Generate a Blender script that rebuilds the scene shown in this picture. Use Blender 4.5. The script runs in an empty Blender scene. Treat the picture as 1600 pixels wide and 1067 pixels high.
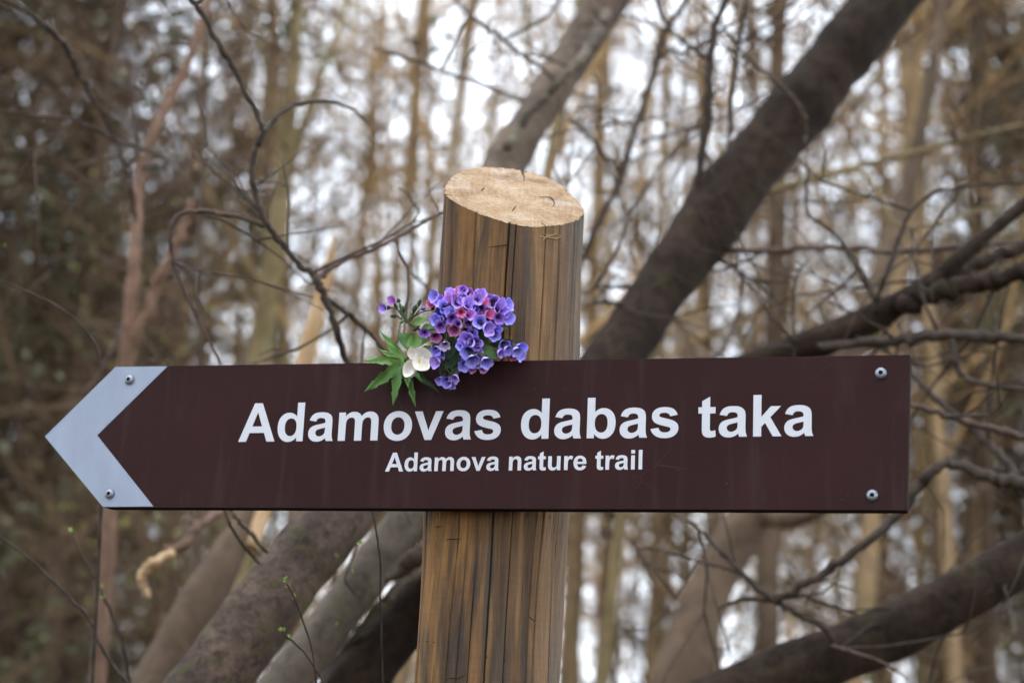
import bpy, math, random
import numpy as np
from mathutils import Vector, Matrix

S = bpy.context.scene
C = S.collection
RAD = math.radians

# ------------------------------------------------------------------ camera
F = 2800.0                                   # focal length in pixels of the 1600 px wide photograph
up_c = Vector((0.046, 0.971, -0.237)).normalized()          # world up seen from the camera
fw_c = Vector((0, 0, -1)); fw_c = (fw_c - up_c * fw_c.dot(up_c)).normalized()
rt_c = fw_c.cross(up_c)
RC = Matrix((rt_c, fw_c, up_c))              # camera -> world rotation
CAM = Vector((0, 0, 1.30))
cam_d = bpy.data.cameras.new('camera'); cam = bpy.data.objects.new('camera', cam_d); C.objects.link(cam)
cam.matrix_world = Matrix.Translation(CAM) @ RC.to_4x4()
cam_d.sensor_width = 36; cam_d.lens = 36 * F / 1600
cam_d.clip_start = 0.05; cam_d.clip_end = 3000
cam_d.dof.use_dof = True; cam_d.dof.focus_distance = 1.79; cam_d.dof.aperture_fstop = 63 / 14.2
S.camera = cam

# ------------------------------------------------------------------ sky and sun
SUN_EL, SUN_AZ = RAD(50), RAD(14)            # high ahead, behind thin cloud (azimuth clockwise from +Y)
w = bpy.data.worlds.new('World'); S.world = w; w.use_nodes = True
nt = w.node_tree; bg = nt.nodes['Background']
sky = nt.nodes.new('ShaderNodeTexSky'); sky.sky_type = 'NISHITA'; sky.sun_disc = False
sky.sun_elevation = SUN_EL; sky.sun_rotation = SUN_AZ; sky.dust_density = 1.5; sky.air_density = 1.2
tc = nt.nodes.new('ShaderNodeTexCoord')
nz = nt.nodes.new('ShaderNodeTexNoise'); nz.inputs['Scale'].default_value = 2.6; nz.inputs['Detail'].default_value = 6; nz.inputs['Roughness'].default_value = 0.55
mp = nt.nodes.new('ShaderNodeMapping'); mp.inputs['Scale'].default_value = (1, 1, 2.2); mp.inputs['Location'].default_value = (0.35, 0.0, 0.1)
rp = nt.nodes.new('ShaderNodeValToRGB'); rp.color_ramp.elements[0].position = 0.30; rp.color_ramp.elements[1].position = 0.60
rp.color_ramp.elements[0].color = (0.30, 0.30, 0.30, 1); rp.color_ramp.elements[1].color = (0.80, 0.80, 0.80, 1)
mx = nt.nodes.new('ShaderNodeMix'); mx.data_type = 'RGBA'
mx.inputs[7].default_value = (41.0, 45.5, 52.0, 1)
nt.links.new(tc.outputs['Generated'], mp.inputs[0]); nt.links.new(mp.outputs[0], nz.inputs['Vector'])
nt.links.new(nz.outputs['Fac'], rp.inputs[0]); nt.links.new(rp.outputs[0], mx.inputs[0])
nt.links.new(sky.outputs[0], mx.inputs[6]); nt.links.new(mx.outputs[2], bg.inputs[0])
bg.inputs[1].default_value = 0.10
sl = bpy.data.lights.new('sun', 'SUN'); sun = bpy.data.objects.new('sun', sl); C.objects.link(sun)
sl.energy = 1.2; sl.angle = RAD(14); sl.color = (1.0, 0.93, 0.82)
sdir = Vector((math.sin(SUN_AZ) * math.cos(SUN_EL), math.cos(SUN_AZ) * math.cos(SUN_EL), math.sin(SUN_EL)))
sun.rotation_euler = sdir.to_track_quat('Z', 'Y').to_euler(); sun.location = (0, -5, 12)

vs = S.view_settings
vs.view_transform = 'Standard'; vs.look = 'None'; vs.exposure = 0.17; vs.gamma = 1; vs.use_curve_mapping = False
S.cycles.use_denoising = True
S.cycles.max_bounces = 6; S.cycles.diffuse_bounces = 3; S.cycles.glossy_bounces = 2; S.cycles.transmission_bounces = 3
S.cycles.use_adaptive_sampling = True; S.cycles.adaptive_threshold = 0.015
S.cycles.caustics_reflective = False; S.cycles.caustics_refractive = False
S.render.use_persistent_data = False

# ------------------------------------------------------------------ helpers
def P(px, py, d):
    """world point seen at pixel (px, py) of the photograph, d metres in front of the camera"""
    return CAM + RC @ Vector(((px - 800) / F * d, (533.5 - py) / F * d, -d))

class MB:
    def __init__(self): self.v = []; self.f = []; self.m = []; self.n = 0
    def add(self, vs_, fs_, mat=0):
        o = self.n; self.v.append(np.asarray(vs_, float).reshape(-1, 3)); self.n += len(vs_)
        for q in fs_: self.f.append(tuple(i + o for i in q))
        self.m.extend([mat] * len(fs_))
    def tube(self, pts, rad, sides=6, mat=0, cap=True, rng=None, lump=0.0):
        p = np.asarray([tuple(q) for q in pts], float); r = np.asarray(rad, float); n = len(p)
        t = np.gradient(p, axis=0); t /= np.linalg.norm(t, axis=1)[:, None] + 1e-12
        a = np.array([0, 0, 1.0]) if abs(t[0, 2]) < .9 else np.array([1.0, 0, 0])
        u = np.cross(t[0], a); u /= np.linalg.norm(u)
        ang = np.arange(sides) * 2 * np.pi / sides; vs_ = []
        for i in range(n):
            u = u - t[i] * u.dot(t[i]); u /= np.linalg.norm(u) + 1e-12
            b = np.cross(t[i], u)
            rr = r[i] * (1 + (lump * rng.standard_normal(sides) if lump else 0))
            vs_.append(p[i] + np.outer(np.cos(ang) * rr, u) + np.outer(np.sin(ang) * rr, b))
        fs_ = [(i * sides + k, i * sides + (k + 1) % sides, (i + 1) * sides + (k + 1) % sides, (i + 1) * sides + k) for i in range(n - 1) for k in range(sides)]
        if cap:
            fs_.append(tuple(range(sides))[::-1]); fs_.append(tuple((n - 1) * sides + k for k in range(sides)))
        self.add(np.concatenate(vs_), fs_, mat)
    def mesh(self, name, mats, smooth=True, off=None):
        me = bpy.data.meshes.new(name)
        v = np.concatenate(self.v) if self.v else np.zeros((0, 3))
        if off is not None: v = v - np.array(off)
        me.from_pydata(v.tolist(), [], self.f)
        for m in mats: me.materials.append(m)
        if len(mats) > 1: me.polygons.foreach_set('material_index', self.m)
        if smooth: me.polygons.foreach_set('use_smooth', [True] * len(me.polygons))
        me.update(); return me

def link(name, me, parent=None):
    o = bpy.data.objects.new(name, me); C.objects.link(o)
    if parent is not None: o.parent = parent
    return o
def thing(name, label, cat, loc=(0, 0, 0), group=None, me=None):
    o = bpy.data.objects.new(name, me); C.objects.link(o); o.location = loc
    o['label'] = label; o['category'] = cat
    if group: o['group'] = group
    return o
def part(name, mb, mats, root, smooth=True):
    """mesh built in world coordinates, stored relative to its thing"""
    if not isinstance(mats, (list, tuple)): mats = [mats]
    return link(name, mb.mesh(name, mats, smooth, root.location), root)

def spline(pts, sub=6):
    """Catmull-Rom through rows of any width"""
    p = np.asarray(pts, float); q = np.vstack([2 * p[0] - p[1], p, 2 * p[-1] - p[-2]]); out = []
    for i in range(1, len(q) - 2):
        for k in range(sub):
            t = k / sub
            out.append(.5 * ((2 * q[i]) + (-q[i - 1] + q[i + 1]) * t + (2 * q[i - 1] - 5 * q[i] + 4 * q[i + 1] - q[i + 2]) * t * t + (-q[i - 1] + 3 * q[i] - 3 * q[i + 1] + q[i + 2]) * t ** 3))
    out.append(q[-2]); return np.array(out)

# ------------------------------------------------------------------ materials
def mat(name):
    m = bpy.data.materials.new(name); m.use_nodes = True
    b = m.node_tree.nodes['Principled BSDF']; return m, m.node_tree, b
def N(t, kind, **kw):
    n = t.nodes.new('ShaderNode' + kind)
    for k, v in kw.items():
        if k in n.inputs: n.inputs[k].default_value = v
        else: setattr(n, k, v)
    return n
def ramp(t, fac, stops):
    r = N(t, 'ValToRGB'); e = r.color_ramp.elements
    while len(e) < len(stops): e.new(0.5)
    for x, (p, c) in zip(e, stops): x.position = p; x.color = (*c, 1) if len(c) == 3 else c
    t.links.new(fac, r.inputs[0]); return r.outputs[0]
def mixc(t, fac, a, b, mode='MIX'):
    m = N(t, 'Mix', data_type='RGBA', blend_type=mode)
    for s, v in ((0, fac), (6, a), (7, b)):
        if hasattr(v, 'is_output') or hasattr(v, 'links'): t.links.new(v, m.inputs[s])
        else: m.inputs[s].default_value = v if s == 0 else ((*v, 1) if len(v) == 3 else v)
    return m.outputs[2]
def noise(t, vec, scale, detail=4, rough=.6, dist=0):
    n = N(t, 'TexNoise', Scale=scale, Detail=detail, Roughness=rough, Distortion=dist)
    if vec is not None: t.links.new(vec, n.inputs['Vector'])
    return n.outputs['Fac']
def coords(t, scale=(1, 1, 1), loc=(0, 0, 0), kind='Object'):
    a = N(t, 'TexCoord'); m = N(t, 'Mapping', Scale=scale, Location=loc)
    t.links.new(a.outputs[kind], m.inputs[0]); return m.outputs[0]
def bump(t, b, h, strength=.5, dist=.01):
    n = N(t, 'Bump', Strength=strength, Distance=dist); t.links.new(h, n.inputs['Height']); t.links.new(n.outputs[0], b.inputs['Normal'])
def flat(name, c, rough=.6, spec=.4, metal=0, vary=.0, scale=40):
    m, t, b = mat(name); b.inputs['Base Color'].default_value = (*c, 1); b.inputs['Roughness'].default_value = rough
    b.inputs['Specular IOR Level'].default_value = spec; b.inputs['Metallic'].default_value = metal
    if vary:
        n = noise(t, coords(t), scale)
        t.links.new(ramp(t, n, [(.3, tuple(x * (1 - vary) for x in c)), (.7, tuple(min(1, x * (1 + vary)) for x in c))]), b.inputs['Base Color'])
    return m
def bark(name, dark, light, scale=18, moss=0.0, mosscol=(.06, .075, .02), bumpd=.006, moss_pos=.55):
    m, t, b = mat(name); b.inputs['Roughness'].default_value = .9; b.inputs['Specular IOR Level'].default_value = .15
    v = coords(t); n1 = noise(t, v, scale, 6, .7, .4); n2 = noise(t, v, scale * .25, 3, .5)
    h = N(t, 'Math', operation='ADD'); h.inputs[1].default_value = 0
    t.links.new(n1, h.inputs[0])
    c = ramp(t, n1, [(.33, dark), (.68, light)])
    c = mixc(t, ramp(t, n2, [(.35, (0, 0, 0)), (.65, (.6, .6, .6))]), c, tuple(x * .6 for x in dark))
    if moss:
        n3 = noise(t, v, scale * .45, 5, .65)
        c = mixc(t, ramp(t, n3, [(moss_pos, (0, 0, 0)), (moss_pos + .1, (moss,) * 3)]), c, mosscol)
    t.links.new(c, b.inputs['Base Color']); bump(t, b, n1, .8, bumpd); return m

M = {}
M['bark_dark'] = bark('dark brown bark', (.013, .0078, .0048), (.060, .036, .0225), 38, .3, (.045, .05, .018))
M['bark_mossy'] = bark('mossy brown bark', (.034, .023, .017), (.155, .105, .076), 60, .6, (.07, .07, .02))
M['bark_grey'] = bark('pale grey bark', (.08, .062, .046), (.235, .185, .135), 26, .6, (.09, .10, .03), moss_pos=.6)
M['bark_greybrown'] = bark('grey brown bark', (.062, .043, .030), (.22, .155, .108), 24, .3, (.07, .075, .03))
M['bark_pink'] = bark('pinkish tan bark', (.13, .075, .05), (.33, .20, .135), 14)
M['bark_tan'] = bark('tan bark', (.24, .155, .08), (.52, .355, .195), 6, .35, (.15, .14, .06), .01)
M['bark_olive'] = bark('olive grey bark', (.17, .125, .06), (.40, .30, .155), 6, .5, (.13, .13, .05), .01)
M['bark_brown'] = bark('brown bark', (.065, .042, .027), (.19, .125, .08), 7, .3, (.08, .08, .03), .01)
M['twig_dark'] = flat('dark twig bark', (.056, .041, .031), .85, .15, vary=.5)
M['twig_red'] = flat('reddish brown twig bark', (.085, .055, .040), .8, .2, vary=.5)
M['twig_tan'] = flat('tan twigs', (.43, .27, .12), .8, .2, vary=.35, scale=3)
M['twig_brown'] = flat('brown twigs', (.14, .088, .05), .85, .2, vary=.4, scale=3)
M['bare_wood'] = bark('bare broken wood', (.42, .25, .12), (.66, .46, .27), 9, bumpd=.003)
M['bud'] = flat('yellow green buds', (.22, .20, .05), .6, .3, vary=.4, scale=2)
M['leaf_brown'] = flat('withered brown leaves', (.085, .055, .033), .7, .3, vary=.5, scale=2)
M['leaf_olive'] = flat('olive leaves', (.07, .068, .028), .6, .3, vary=.5, scale=2)

# ------------------------------------------------------------------ ground
def build_ground():
    mb = MB(); rs = [0, 1, 2, 3, 4.5, 6, 8, 11, 15, 20, 27, 36, 50, 70, 100, 150, 300, 700, 1500]; na = 64
    rng = np.random.default_rng(2); v = []; f = []
    for i, r in enumerate(rs):
        for k in range(na):
            a = 2 * math.pi * k / na
            z = ground_z(r * math.cos(a), r * math.sin(a) + 2)
            v.append((r * math.cos(a), r * math.sin(a) + 2, z))
    for i in range(len(rs) - 1):
        for k in range(na):
            f.append((i * na + k, (i + 1) * na + k, (i + 1) * na + (k + 1) % na, i * na + (k + 1) % na))
    mb.add(v, f)
    m, t, b = mat('leaf litter'); v_ = coords(t)
    n1 = noise(t, v_, 22, 5, .7); n2 = noise(t, v_, 1.2, 4)
    c = ramp(t, n1, [(.3, (.045, .03, .018)), (.55, (.13, .085, .05)), (.75, (.2, .14, .085))])
    c = mixc(t, ramp(t, n2, [(.45, (0, 0, 0)), (.65, (.7, .7, .7))]), c, (.05, .07, .02))
    t.links.new(c, b.inputs['Base Color']); b.inputs['Roughness'].default_value = .9; bump(t, b, n1, 1, .03)
    o = link('ground', mb.mesh('ground', [m])); o['kind'] = 'structure'; o['label'] = 'woodland floor of brown leaf litter below the sign'
def ground_z(x, y):
    d = max(0, y - 6)
    return .05 * math.sin(x * .7) * math.cos(y * .6) - 1.6 * (1 - math.exp(-d / 14)) + .12 * math.sin(x * .13 + 1) * min(1, d / 10)
build_ground()

# ------------------------------------------------------------------ signpost geometry frame
def Rx(a): return Matrix.Rotation(a, 3, 'X')
RS_c = Matrix.Rotation(.0215, 3, 'Z') @ Matrix.Rotation(-.2772, 3, 'Y') @ Matrix.Rotation(-.2485, 3, 'X')
RSW = RC @ RS_c
TS = CAM + RC @ Vector((-.0651, -.0929, -1.801))
SM = Matrix.Translation(TS) @ RSW.to_4x4()       # sign local (x right, y up, z out of the face) -> world
SMI = SM.inverted()
def SL(px, py, z=0.0):
    """point at pixel (px,py) on the plane z of the sign, in the sign's own coordinates"""
    o = SMI @ CAM; d = (SMI @ P(px, py, 1.0)) - o
    k = (z - o.z) / d.z; return o + d * k
TB = .021                                        # board thickness

# ------------------------------------------------------------------ post
axisA = SM @ (SL(783, 680, 0) + Vector((0, 0, -(TB + .0795))))
def on_plane_y(px, py, y):
    d = P(px, py, 1) - CAM; return CAM + d * ((y - CAM.y) / d.y)
axT = on_plane_y(803, 306, axisA.y + .004); axM = on_plane_y(779, 740, axisA.y); axB = on_plane_y(759.5, 1067, axisA.y - .006)
R0 = .0752
def build_post():
    rng = np.random.default_rng(11); base = Vector((0, 0, 0))
    dirb = (axM - axB).normalized()
    base = axB - dirb * ((axB.z + .35) / dirb.z)
    rows_ax = spline([base, axB, axM, axT], 14)
    root = thing('wooden_post', 'round brown timber post with sawn slanting top behind the brown sign', 'post', (axB.x - .02, axB.y, 0))
    # columns round the log: front faces -Y
    cracks = []                                   # (phi, depth, half width rad, zlo, zhi)
    def phi_of(px, py=600, half=111, cx=790): return math.asin(max(-.99, min(.99, (px - cx) / half))) - math.pi / 2
    for (dx, dep, hw, lo, hi) in ((-60, .010, .009, -.3, 9), (-4, .016, .014, -.3, 9), (6, .012, .008, 1.7, 9), (50, .010, .009, 1.72, 9), (72, .011, .010, -.3, 9), (-88, .006, .009, -.3, 1.72),
                                  (-30, .007, .008, -.3, 1.55), (27, .007, .008, -.3, 1.62), (95, .006, .010, -.3, 9), (-103, .005, .012, -.3, 9), (-46, .004, .007, -.3, 1.6), (62, .004, .007, -.3, 1.7)):
        cracks.append((phi_of(790 + dx), dep, hw, lo, hi))
    cracks.append((math.pi / 2 - .12, .014, .03, 1.6, 9)); cracks.append((math.pi * .9, .012, .012, -.3, 9)); cracks.append((.6, .012, .012, -.3, 9))
    phis = list(np.linspace(-math.pi, math.pi, 240, endpoint=False))
    phis = [p for p in phis if all(abs(p - c[0]) > c[2] * 1.25 + .004 for c in cracks)]
    for c in cracks: phis += [c[0] - c[2] * 1.2, c[0] - c[2] * .45, c[0], c[0] + c[2] * .45, c[0] + c[2] * 1.2]
    phis = np.array(sorted(phis)); n = len(phis)
    lob = sum(a * np.cos(k * phis + ph) for k, a, ph in ((2, .020, .6), (3, .016, 2.0), (5, .012, 1.), (9, .004, .3), (17, .004, 2.2), (31, .003, .4), (47, .002, 1.4)))
    nrow = len(rows_ax); V = []; ky, kx = .74, -.13
    for i in range(nrow):
        c = rows_ax[i]; z = c[2]
        rr = R0 * float(np.interp(z, [1.25, 1.5, 1.70], [.965, .935, 1.0])) * (1 + lob) + .0022 * np.sin(z * 9 + phis * 2) + .0012 * np.sin(z * 4.1 + phis * 5 + 1) + .0008 * np.sin(z * 23 - phis * 3) + .0003 * rng.standard_normal(n)
        ph = phis.copy()
        for (p0, dep, hw, lo, hi) in cracks:
            k = np.clip((z - lo) * 6, 0, 1) * np.clip((hi - z) * 6, 0, 1) * (.65 + .35 * math.sin(z * 13 + p0 * 9))
            x = np.abs(phis - p0) / hw
            rr -= k * dep * np.clip(1.15 - x * 1.15, 0, 1) ** .8
            ph += (.010 * math.sin(z * 7 + p0 * 5) + .004 * math.sin(z * 31 + p0)) * np.exp(-((phis - p0) / .05) ** 2)
        x = c[0] + rr * np.cos(ph); y = c[1] + rr * np.sin(ph); zz = np.full(n, z)
        t = np.clip((z - 1.45) / max(1e-6, axT.z - 1.45), 0, 1) ** 1.0     # shear rows toward the slanted cut
        cut = (ky * (y - axT.y) + kx * (x - axT.x))
        zz = z + t * cut
        V.append(np.stack([x, y, zz], 1))
    mb = MB(); fs = [(i * n + k, i * n + (k + 1) % n, (i + 1) * n + (k + 1) % n, (i + 1) * n + k) for i in range(nrow - 1) for k in range(n)]
    mb.add(np.concatenate(V), fs)
    m, t, b = mat('weathered post timber'); b.inputs['Roughness'].default_value = .78; b.inputs['Specular IOR Level'].default_value = .25
    vs_ = coords(t, (1, 1, .05)); vw = coords(t, (1, 1, .025), (3, 1, 0)); vf = coords(t, (1, 1, .3))
    n1 = noise(t, vs_, 48, 6, .62, .5); n2 = noise(t, coords(t, (1, 1, .07), (3, 1, 0)), 20, 5, .6, .9); n3 = noise(t, vs_, 240, 4, .7); n4 = noise(t, coords(t, (1, 1, .22), (1, 4, 2)), 15, 6, .65, 1.2); n5 = noise(t, coords(t, (1, 1, 10)), 26, 3, .6)
    c = ramp(t, n1, [(.30, (.045, .023, .010)), (.44, (.175, .082, .025)), (.60, (.285, .148, .048)), (.75, (.265, .095, .032))])
    c = mixc(t, ramp(t, n2, [(.50, (0, 0, 0)), (.60, (.88, .88, .88))]), c, (.045, .035, .029))       # grey black weather streaks
    c = mixc(t, ramp(t, n4, [(.50, (0, 0, 0)), (.66, (.8, .8, .8))]), c, (.05, .036, .026))        # cloudy stains
    sx = N(t, 'SeparateXYZ'); t.links.new(coords(t), sx.inputs[0])
    gx = N(t, 'MapRange'); gx.inputs[1].default_value = .040; gx.inputs[2].default_value = .135; gx.inputs[4].default_value = .5
    ga = N(t, 'Math', operation='MULTIPLY_ADD'); ga.inputs[1].default_value = .07; t.links.new(n2, ga.inputs[0]); t.links.new(sx.outputs[0], ga.inputs[2]); t.links.new(ga.outputs[0], gx.inputs[0])
    c = mixc(t, gx.outputs[0], c, mixc(t, n1, (.06, .05, .042), (.24, .20, .155)))                     # greyed weather side
    c = mixc(t, .35, c, ramp(t, n3, [(.3, (.25, .25, .25)), (.7, (1.3, 1.3, 1.3))]), 'MULTIPLY')
    c = mixc(t, .12, c, ramp(t, n5, [(.35, (.4, .4, .4)), (.65, (1.2, 1.2, 1.2))]), 'MULTIPLY')
    vor = N(t, 'TexVoronoi', Scale=75, Randomness=1.0); t.links.new(coords(t, (1, 1, .8)), vor.inputs['Vector'])
    hole = ramp(t, vor.outputs['Distance'], [(.07, (1, 1, 1)), (.11, (0, 0, 0))])
    hm = ramp(t, noise(t, coords(t, (1, 1, 1), (5, 2, 1)), 9, 2), [(.56, (0, 0, 0)), (.6, (1, 1, 1))])
    c = mixc(t, mixc(t, 1.0, hole, hm, 'MULTIPLY'), c, (.02, .014, .01))                               # beetle holes
    t.links.new(c, b.inputs['Base Color'])
    hs = N(t, 'Math', operation='ADD'); t.links.new(n1, hs.inputs[0]); t.links.new(n3, hs.inputs[1]); bump(t, b, hs.outputs[0], .55, .004)
    part('shaft', mb, m, root)
    # sawn face
    V[-1][:, :2] += (.0007 * rng.standard_normal((n, 1))) * (V[-1][:, :2] - V[-1][:, :2].mean(0)) / R0; rim = V[-1]; cen = rim.mean(0); rim_s = rim.copy(); kk = 9
    for _ in range(3): rim_s = sum(np.roll(rim_s, d, 0) for d in range(-kk, kk + 1)) / (2 * kk + 1)
    rim_s[:, 2] = axT.z + ky * (rim_s[:, 1] - axT.y) + kx * (rim_s[:, 0] - axT.x); rim[:, 2] = axT.z + ky * (rim[:, 1] - axT.y) + kx * (rim[:, 0] - axT.x); mb2 = MB(); rings = [1.0, .985, .93, .8, .6, .4, .2, .07]; vv = []
    for j, s in enumerate(rings):
        src = rim if s > .96 else rim_s
        q = cen + (src - cen) * s
        if j: q = q + np.stack([0 * phis, 0 * phis, .0005 * min(1, s * 1.2) * rng.standard_normal(n) * (s > .3) + (0 if s > .95 else .0006 * np.sin(q[:, 0] * 160 + q[:, 1] * 60) * s)], 1)
        vv.append(q)
    vv.append(cen[None]); f2 = [(j * n + k, j * n + (k + 1) % n, (j + 1) * n + (k + 1) % n, (j + 1) * n + k) for j in range(len(rings) - 1) for k in range(n)]
    L = (len(rings) - 1) * n; f2 += [(L + k, L + (k + 1) % n, L + n) for k in range(n)]
    mb2.add(np.concatenate(vv), f2)
    m, t, b = mat('sawn end grain'); b.inputs['Roughness'].default_value = .85; b.inputs['Specular IOR Level'].default_value = .2
    pc = Vector(cen) - root.location + Vector((.012, .01, 0))
    v = coords(t, (1, 1, .4), (-pc.x, -pc.y, -pc.z * .4))
    wv = N(t, 'TexWave', wave_type='RINGS', rings_direction='Z', Scale=48, Distortion=5.5, Detail=3); wv.inputs['Detail Scale'].default_value = 2.5
    t.links.new(v, wv.inputs['Vector'])
    nA = noise(t, coords(t), 30, 6, .62, .6); nB = noise(t, coords(t, (1, 2.5, 1)), 110, 5, .7); nC = noise(t, coords(t, (1, 1, 1), (2, 2, 2)), 22, 4, .6)
    c = ramp(t, nA, [(.28, (.20, .110, .052)), (.46, (.34, .220, .120)), (.68, (.43, .315, .195))])
    c = mixc(t, ramp(t, nC, [(.55, (0, 0, 0)), (.75, (.55, .55, .55))]), c, (.46, .42, .38))
    c = mixc(t, .20, c, ramp(t, wv.outputs['Fac'], [(.2, (.62, .5, .4)), (.7, (1.1, 1.1, 1.1))]), 'MULTIPLY')
    c = mixc(t, .35, c, ramp(t, nB, [(.32, (.5, .42, .36)), (.62, (1.15, 1.15, 1.15))]), 'MULTIPLY')
    saw = noise(t, coords(t, (60, 3.5, 3.5)), 6, 3, .5); c = mixc(t, .25, c, ramp(t, saw, [(.35, (.55, .5, .45)), (.6, (1.1, 1.1, 1.1))]), 'MULTIPLY')
    dirt = ramp(t, noise(t, coords(t, (1, 1, 1), (9, 4, 2)), 38, 6, .7), [(.56, (0, 0, 0)), (.74, (.6, .6, .6))]); c = mixc(t, dirt, c, (.16, .10, .06))
    t.links.new(c, b.inputs['Base Color']); bump(t, b, nB, .6, .003)
    cf = part('cut_face', mb2, m, root); cf['label'] = 'pale sawn slanting top of the post with end grain'
    # drying crack on the cut face: a dark curved slit let into the wood
    def face_pt(px, py):
        nrm = Vector((-kx, -ky, 1)); o = CAM; d = P(px, py, 1) - CAM
        return o + d * ((Vector(cen) - o).dot(nrm) / d.dot(nrm))
    dm = flat('dark crack', (.03, .02, .013), .95, .1)
    for pl in ([(818, 263), (816.5, 270), (819, 277), (817.5, 284)], [(842, 309), (856, 309), (863, 312), (866, 318), (864, 324)], [(752, 299), (757, 294)], [(800, 331), (806, 323)]):
        q = spline([face_pt(*p) + Vector((0, -.0003, .0006)) for p in pl], 4); mc = MB()
        mc.tube(q, .00045 * np.sin(np.linspace(.35, 2.9, len(q))) + .0001, 5); part('drying_crack', mc, dm, root)
    # little dry root tangle and horizontal scratches on the front
    def front(px, py, off=.001):
        p = on_plane_y(px, py, axisA.y - R0); d = (P(px, py, 1) - CAM).normalized()
        z = p.z; i = int(np.argmin(abs(rows_ax[:, 2] - z))); a = rows_ax[i]
        q = Vector((p.x, p.y, 0)); dx = (CAM.x + (p.x - CAM.x)) - a[0]
        o = CAM; k = None                         # intersect the ray with the round surface
        A = d.x ** 2 + d.y ** 2; ox, oy = o.x - a[0], o.y - a[1]; B = 2 * (ox * d.x + oy * d.y); Cc = ox * ox + oy * oy - (R0 + off) ** 2
        k = (-B - math.sqrt(max(0, B * B - 4 * A * Cc))) / (2 * A); return o + d * k
    fib = flat('dry fibre', (.33, .22, .11), .9, .1)
    for pl in ([(840, 368), (850, 371), (860, 369), (868, 366), (876, 369)], [(848, 376), (853, 371), (859, 367), (866, 373)], [(852, 366), (858, 373), (863, 379)], [(856, 371), (870, 373), (880, 366)]):
        q = spline([front(*p) for p in pl], 4); mc = MB(); mc.tube(q, np.linspace(.0009, .0003, len(q)), 5); part('dry_root', mc, fib, root)
    for pl in ([(762, 387), (775, 385), (790, 383), (806, 382)], [(696, 843), (708, 842), (720, 842)], [(695, 1061), (705, 1059), (716, 1059), (725, 1055), (729, 1051)], [(826, 962), (830, 966), (836, 971)], [(680, 823), (690, 822)], [(662, 1001), (680, 1003)]):
        q = spline([front(*p, off=-.0002) for p in pl], 4); mc = MB(); mc.tube(q, .0006 * np.sin(np.linspace(.4, 2.8, len(q))), 5); part('scratch', mc, dm, root)
    return front
post_front = build_post()

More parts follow.
